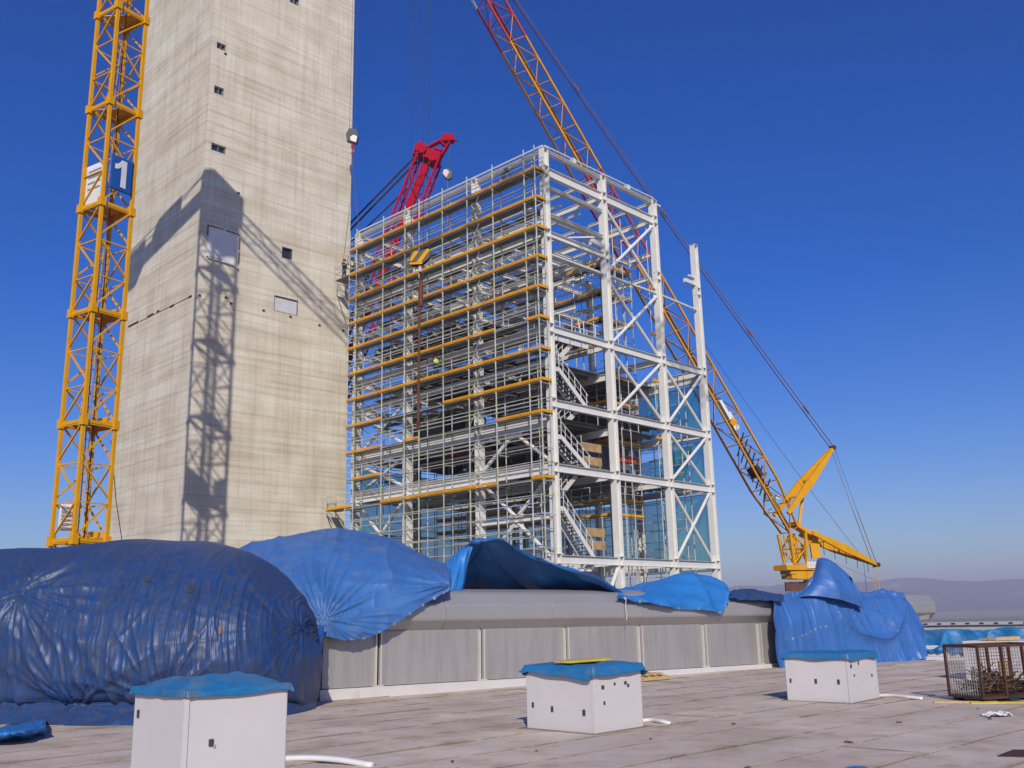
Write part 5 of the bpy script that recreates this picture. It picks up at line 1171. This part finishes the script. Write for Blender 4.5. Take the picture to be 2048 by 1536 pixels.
# ------------------------------------------------------------------ rusty wire cage and litter
cg = empty('wire_cage', (7.80, 17.0, 0), radians(18)); CW, CD, CH = 1.42, .78, .92; RU = MT['rust']
cor = [(0, 0), (CW, 0), (CW, CD), (0, CD)]
for x, y in cor: MB().bar((x, y, .06), (x, y, CH), .038).build('post', RU, cg)
for x, y in ((.5, 0), (.92, CD), (.95, 0)): MB().bar((x, y, .06), (x, y, CH), .04).build('post', RU, cg)
for z in (.08, CH):
    for k in range(4): MB().bar((*cor[k], z), (*cor[(k + 1) % 4], z), .045).build('rail', RU, cg)
MB().bar((.95, 0, .38), (CW, 0, .40), .03).build('rail', RU, cg)
for k in range(4):
    (x0, y0), (x1, y1) = cor[k], cor[(k + 1) % 4]; w = MB(); L0 = math.hypot(x1 - x0, y1 - y0); n = int(L0 / .055)
    for i in range(1, n): t = i / n; w.bar((x0 + (x1 - x0) * t, y0 + (y1 - y0) * t, .1), (x0 + (x1 - x0) * t, y0 + (y1 - y0) * t, CH - .02), .005)
    for i in range(1, 15): w.bar((x0, y0, .08 + i * .057), (x1, y1, .08 + i * .057), .005)
    o = w.build('wire_mesh', MT['galv'] if k % 2 else RU, cg); o['kind'] = 'stuff'
MB().box(.02, CW - .02, .02, CD - .02, .09, .12).build('floor_plate', RU, cg)
for x, y in ((.12, .08), (CW - .12, .08), (.12, CD - .08), (CW - .12, CD - .08)): MB().box(x - .07, x + .07, y - .05, y + .05, 0, .08).build('foot', RU, cg)
MB().box(.52, .72, -.04, .04, .0, .12).build('fork_pocket', MT['black'], cg)
tag(cg, 'rusty wire mesh cage standing on the roof at right', 'cage')
sc_ = empty('scrap_heap', (7.80, 17.0, 0), radians(18)); w = MB(); rr = random.Random(3)
for k in range(200):
    x, y = rr.uniform(.12, 1.0), rr.uniform(.12, .65); h0 = .12; L0 = rr.uniform(.18, .5); a = rr.uniform(0, 6.28); e = rr.uniform(.1, 1.2)
    zc = .15 + .33 * max(0, 1 - abs(x - .6) / .55) * rr.random(); w.bar((x, y, zc), (min(CW - .1, max(.06, x + L0 * cos(a) * cos(e))), min(CD - .06, max(.06, y + L0 * sin(a) * cos(e))), min(.62, zc + L0 * sin(e) * .6)), rr.uniform(.012, .035), rr.uniform(.006, .02))
o = w.build('wire_scrap', MT['scrap'], sc_); o['kind'] = 'stuff'
MB().box(.62, .80, .2, .24, .40, .66).build('cardboard_piece', MT['cardboard'], sc_); MB().bar((.78, .2, .14), (.88, .3, .62), .18, .05).build('rusty_plate', MT['rust'], sc_); MB().box(1.0, 1.35, .1, .6, .12, .30).build('sack', MT['scrap'], sc_); MB().tube((.55, .35, .24), (.95, .45, .26), .13, 12).build('motor', MT['black'], sc_); MB().tube((.25, .3, .2), (.5, .5, .2), .10, 12).build('cable_drum', MT['slot'], sc_); MB().box(.6, .98, .28, .52, .12, .2).build('motor_base', MT['rust'], sc_)
tag(sc_, 'tangled scrap wire and card heaped inside the wire cage', 'scrap')
pkn = empty('yellow_plank', ground(1868, 1406), radians(-14)); MB().box(0, 1.0, -.05, .05, 0, .03).build('plank', MT['wood'], pkn); MB().box(.55, 1.7, -.2, -.08, 0, .025).build('strip', MT['yellow_strip'], pkn); MB().box(.9, 2.0, -.05, .06, 0, .02).build('strip', MT['yellow_strip'], pkn); tag(pkn, 'worn yellow planks lying in front of the wire cage', 'plank')
lt = [[(c.x + dx, c.y + dy, .02 + hz) for dx, hz in ((-.17, 0), (-.06, .05), (.05, .02), (.13, .05), (.19, 0))] for c in [ground(1992, 1434)] for dy in (-.12, -.04, .05, .12)]
o = tarp('plastic_scrap', lt, 26, 20, MT['white_paint'], lambda U, Vv, S: .03 * (ridge(U * 5, Vv * 5) - .5)); tag(o, 'crumpled white plastic scrap on the roof below the wire cage', 'litter')
hp = ground(2038, 1512); hl = MB(); hl.add([(hp.x - .28, hp.y - .1, .025), (hp.x + .3, hp.y - .35, .022), (hp.x + .6, hp.y + .2, .022), (hp.x + .1, hp.y + .32, .025), (hp.x - .28, hp.y - .1, .0), (hp.x + .3, hp.y - .35, .0), (hp.x + .6, hp.y + .2, .0), (hp.x + .1, hp.y + .32, .0)], [(0, 1, 2, 3), (0, 4, 5, 1), (1, 5, 6, 2), (2, 6, 7, 3), (3, 7, 4, 0)])  # flat dark patch added on the felt in place of a dark hole
o = hl.build('dark_hole_patch', MT['rust']); tag(o, 'dark brown patch standing for a hole in the roof at the lower right edge', 'patch')
cs = [[(c.x + dx, c.y + dy, .02 + hz) for dx, hz in ((-.2, 0), (-.05, .05), (.1, .05), (.22, 0))] for c in [ground(1715, 1553)] for dy in (-.14, 0, .12)]
o = tarp('tarpaulin_scrap', cs, 24, 18, MT['tarp_light'], lambda U, Vv, S: .02 * (ridge(U * 4, Vv * 4) - .5)); tag(o, 'bright blue tarpaulin scrap at the bottom edge of the roof, right of centre', 'tarpaulin')
rd = empty('round_cover', ground(1935, 1590)); MB().tube((0, 0, 0), (0, 0, .09), .36, 24).build('disc', MT['bldg'], rd); MB().tube((0, 0, .09), (0, 0, .12), .28, 24).build('rim', MT['bldg'], rd)
for k in range(8): MB().tube((.32 * cos(k * .785), .32 * sin(k * .785), .09), (.32 * cos(k * .785), .32 * sin(k * .785), .115), .02, 6).build('bolt', MT['black'], rd)
tag(rd, 'round grey cover with bolts at the bottom right corner', 'cover')

# ------------------------------------------------------------------ upstand with tarps at the far right
up_ = empty('roof_upstand', V3(12.2, 31.6, 0), radians(90 - 128)); tag(up_, 'low white roof upstand at far right under blue tarpaulin', 'upstand')
for k in range(7):
    bevel(MB().box(k * 1.75, k * 1.75 + 1.62, 0, .9, -.02, .42).build('kerb_block', MT['boxwhite'], up_), .02, 2)
MB().box(-.2, 13, -.35, -.1, -.02, .10).build('kerb_ledge', MT['boxwhite'], up_)
for sgn, (x0, x1, sd, lab) in enumerate(((.3, 4.6, 2, 'blue tarpaulin hung along the upstand right of the draped duct end'), (4.5, 12.5, 9, 'blue tarpaulin hung along the upstand at the right edge of the picture'))):
    R5 = []
    for yy, zz in ((-.06, .22), (-.05, .34), (.15, .46), (.32, .70), (.36, .88), (.5, .89), (.9, .7)):
        R5.append([(x0 + (x1 - x0) * t, yy + .05 * sin(t * 40 + sd), zz + (.10 * float(vnoise(t * 8 + sd, zz)) - .05)) for t in [q / 10 for q in range(11)]])
    o = tarp('upstand_tarpaulin', R5, 130, 60, MT['tarp_cyan'], lambda U, Vv, S, s=sd: .10 * (ridge(U * 9 + s, Vv * 1.2) ** 2 - .3) * np.clip((.75 - Vv) / .2, 0, 1) + .03 * (ridge(U * 30 + Vv * 8, Vv * 3) - .5) + .14 * (vnoise(U * 18 + s, 1) - .5) * np.clip((.12 - Vv) / .12, 0, 1))
    o.location = up_.location; o.rotation_euler = up_.rotation_euler; tag(o, lab, 'tarpaulin')
rl = empty('roof_rail', V3(12.0, 33.6, 0), radians(90 - 122)); MB().box(-1, 26, 0, .5, 1.0, 1.09).build('coping', MT['bldg'], rl); MB().box(-1, 26, .1, .4, 0, .98).build('wall', MT['bldg'], rl)
for k in range(64): MB().box(-.9 + k * .42, -.78 + k * .42, -.02, .0, 1.025, 1.065).build('stud', MT['black'], rl)
tag(rl, 'long pale studded coping along the far roof edge at right', 'parapet')
vt = empty('vent_hood', at(1838, 1230, 33.5)); 
MB().tube((-.35, 0, 0), (.10, .25, 0), .42, 18).build('drum', MT['zinc'], vt); MB().box(-.4, .3, -.1, .4, .42, .47).build('cap', MT['batten'], vt); MB().box(-.3, .1, -.1, .3, -1.65, -.3).build('pedestal', MT['bldg'], vt); tag(vt, 'grey rounded vent hood just beyond the draped duct end', 'vent')

# ------------------------------------------------------------------ people on the scaffold
def person(label, loc, rz, pose, coat, legs, helmet, vest=None):
    J = pose
    verts = list(J.keys()); idx = {k: i for i, k in enumerate(verts)}
    E = [('pelvis', 'belly'), ('belly', 'chest'), ('chest', 'neck'), ('neck', 'head'), ('head', 'crown'), ('chest', 'lsh'), ('lsh', 'lel'), ('lel', 'lwr'), ('lwr', 'lha'), ('chest', 'rsh'), ('rsh', 'rel'), ('rel', 'rwr'), ('rwr', 'rha'), ('pelvis', 'lhip'), ('lhip', 'lkn'), ('lkn', 'lan'), ('lan', 'lto'), ('pelvis', 'rhip'), ('rhip', 'rkn'), ('rkn', 'ran'), ('ran', 'rto')]
    rad = dict(pelvis=.16, belly=.15, chest=.17, neck=.065, head=.10, crown=.085, lsh=.085, rsh=.085, lel=.06, rel=.06, lwr=.045, rwr=.045, lha=.05, rha=.05, lhip=.11, rhip=.11, lkn=.075, rkn=.075, lan=.055, ran=.055, lto=.05, rto=.05)
    me = bpy.data.meshes.new('body'); me.from_pydata([J[k] for k in verts], [(idx[a], idx[b]) for a, b in E], []); o = bpy.data.objects.new('tmp', me); COL.objects.link(o)
    o.modifiers.new('s', 'SKIN'); o.modifiers.new('ss', 'SUBSURF').levels = 1
    for k in verts: me.skin_vertices[0].data[idx[k]].radius = (rad[k], rad[k]); me.skin_vertices[0].data[idx[k]].use_root = (k == 'pelvis')
    dg = bpy.context.evaluated_depsgraph_get(); nm = bpy.data.meshes.new_from_object(o.evaluated_get(dg)); bpy.data.objects.remove(o)
    nm.name = 'body'; nm.materials.clear(); [nm.materials.append(MT[x]) for x in (legs, coat, 'skin')]
    pv = Vector(J['pelvis']); up = (Vector(J['chest']) - pv).normalized()
    for p in nm.polygons:
        c = p.center; near = min(verts, key=lambda k: (Vector(J[k]) - c).length)
        p.material_index = 2 if near in ('head', 'crown', 'neck', 'lha', 'rha') else (1 if (c - pv).dot(up) > .02 and near not in ('lhip', 'rhip', 'lkn', 'rkn') else 0); p.use_smooth = True
    root = empty('person', loc, rz); link('body', nm, None, root)
    cr = Vector(J['crown']); hd = Vector(J['head']); u = (cr - hd).normalized(); h = MB(); n = 10
    a = u.orthogonal().normalized(); b = u.cross(a)
    for k, (rr, dd) in enumerate(((.165, -.01), (.14, .0), (.135, .05), (.11, .10), (.06, .135), (.005, .145))):
        for q in range(n): h.v.append(tuple(hd + u * (.06 + dd) + (a * cos(2 * pi * q / n) + b * sin(2 * pi * q / n)) * rr))
        if k:
            for q in range(n): h.f.append(((k - 1) * n + q, (k - 1) * n + (q + 1) % n, k * n + (q + 1) % n, k * n + q))
    h.build('helmet', MT[helmet], root, smooth=True)
    if vest:
        v = MB(); n = 12; ch, bl = Vector(J['chest']), Vector(J['pelvis']); ax = (ch - bl).normalized(); a = ax.orthogonal().normalized(); b = ax.cross(a)
        for k, t in enumerate((.25, .5, .75, 1.0, 1.15)):
            for q in range(n): v.v.append(tuple(bl.lerp(ch, t) + (a * cos(2 * pi * q / n) + b * sin(2 * pi * q / n)) * (.20 if t < 1.1 else .15)))
            if k:
                for q in range(n): v.f.append(((k - 1) * n + q, (k - 1) * n + (q + 1) % n, k * n + (q + 1) % n, k * n + q))
        v.build('vest', MT[vest], root, smooth=True)
    tag(root, label, 'person'); return root
stand = dict(pelvis=(0, 0, .95), belly=(0, 0, 1.1), chest=(0, .02, 1.32), neck=(0, .02, 1.5), head=(0, .0, 1.6), crown=(0, 0, 1.7), lsh=(.19, .02, 1.4), lel=(.26, -.02, 1.14), lwr=(.24, -.2, .98), lha=(.22, -.28, .96), rsh=(-.19, .02, 1.4), rel=(-.28, -.05, 1.16), rwr=(-.2, -.28, 1.1), rha=(-.14, -.34, 1.1), lhip=(.1, 0, .88), lkn=(.12, -.03, .48), lan=(.13, .02, .08), lto=(.14, -.14, .04), rhip=(-.1, 0, .88), rkn=(-.12, .0, .48), ran=(-.13, .06, .08), rto=(-.15, -.1, .04))
bend = dict(pelvis=(0, .1, .88), belly=(.1, .0, 1.0), chest=(.32, -.08, 1.12), neck=(.48, -.12, 1.16), head=(.58, -.14, 1.16), crown=(.67, -.15, 1.18), lsh=(.33, .10, 1.16), lel=(.45, .08, .88), lwr=(.55, .0, .68), lha=(.6, -.02, .62), rsh=(.33, -.27, 1.14), rel=(.5, -.3, .9), rwr=(.62, -.22, .7), rha=(.66, -.2, .64), lhip=(-.02, .2, .82), lkn=(.1, .22, .45), lan=(.0, .24, .08), lto=(.15, .24, .04), rhip=(-.02, 0, .82), rkn=(.08, -.02, .46), ran=(-.1, -.02, .08), rto=(.05, -.04, .04))
def scl(x, y, z): p = Matrix.Rotation(SRZ, 4, 'Z') @ V3(x, y, z) + SC0; return p
person('worker in green jacket bending over on the top scaffold deck', scl(-.8, 3.0, 29.6), radians(-10), bend, 'jacket', 'cloth_dark', 'helmet_green', None)
person('worker in yellow hi-vis vest on a middle scaffold deck', scl(-.75, 9.9, 17.6), radians(10), stand, 'cloth_dark', 'cloth_dark', 'helmet_red', 'vest')
person('worker with red helmet on the end platform beside the tower', scl(-.7, 20.9, 28.7 - 1.0), radians(60), stand, 'cloth_dark', 'cloth_dark', 'helmet_red', None)
person('worker with yellow helmet and hi-vis vest at the scaffold end near the tower', scl(-.7, 19.9, 27.6), radians(-20), stand, 'cloth_dark', 'cloth_dark', 'helmet_yellow', 'vest')

# ------------------------------------------------------------------ haze
hz = MB().box(-8500, 8500, -2800, 6300, GZ - 1, 175).build('haze', None); tag(hz, kind='stuff')
hm = bpy.data.materials.new('haze_air'); hm.use_nodes = True; nt = hm.node_tree; nt.nodes.clear()
ou = nt.nodes.new('ShaderNodeOutputMaterial'); pvn = nt.nodes.new('ShaderNodeVolumePrincipled'); pvn.inputs['Color'].default_value = (.78, .76, .90, 1); pvn.inputs['Density'].default_value = 3.2e-4; pvn.inputs['Anisotropy'].default_value = .0
nt.links.new(pvn.outputs[0], ou.inputs['Volume']); hz.data.materials.append(hm)
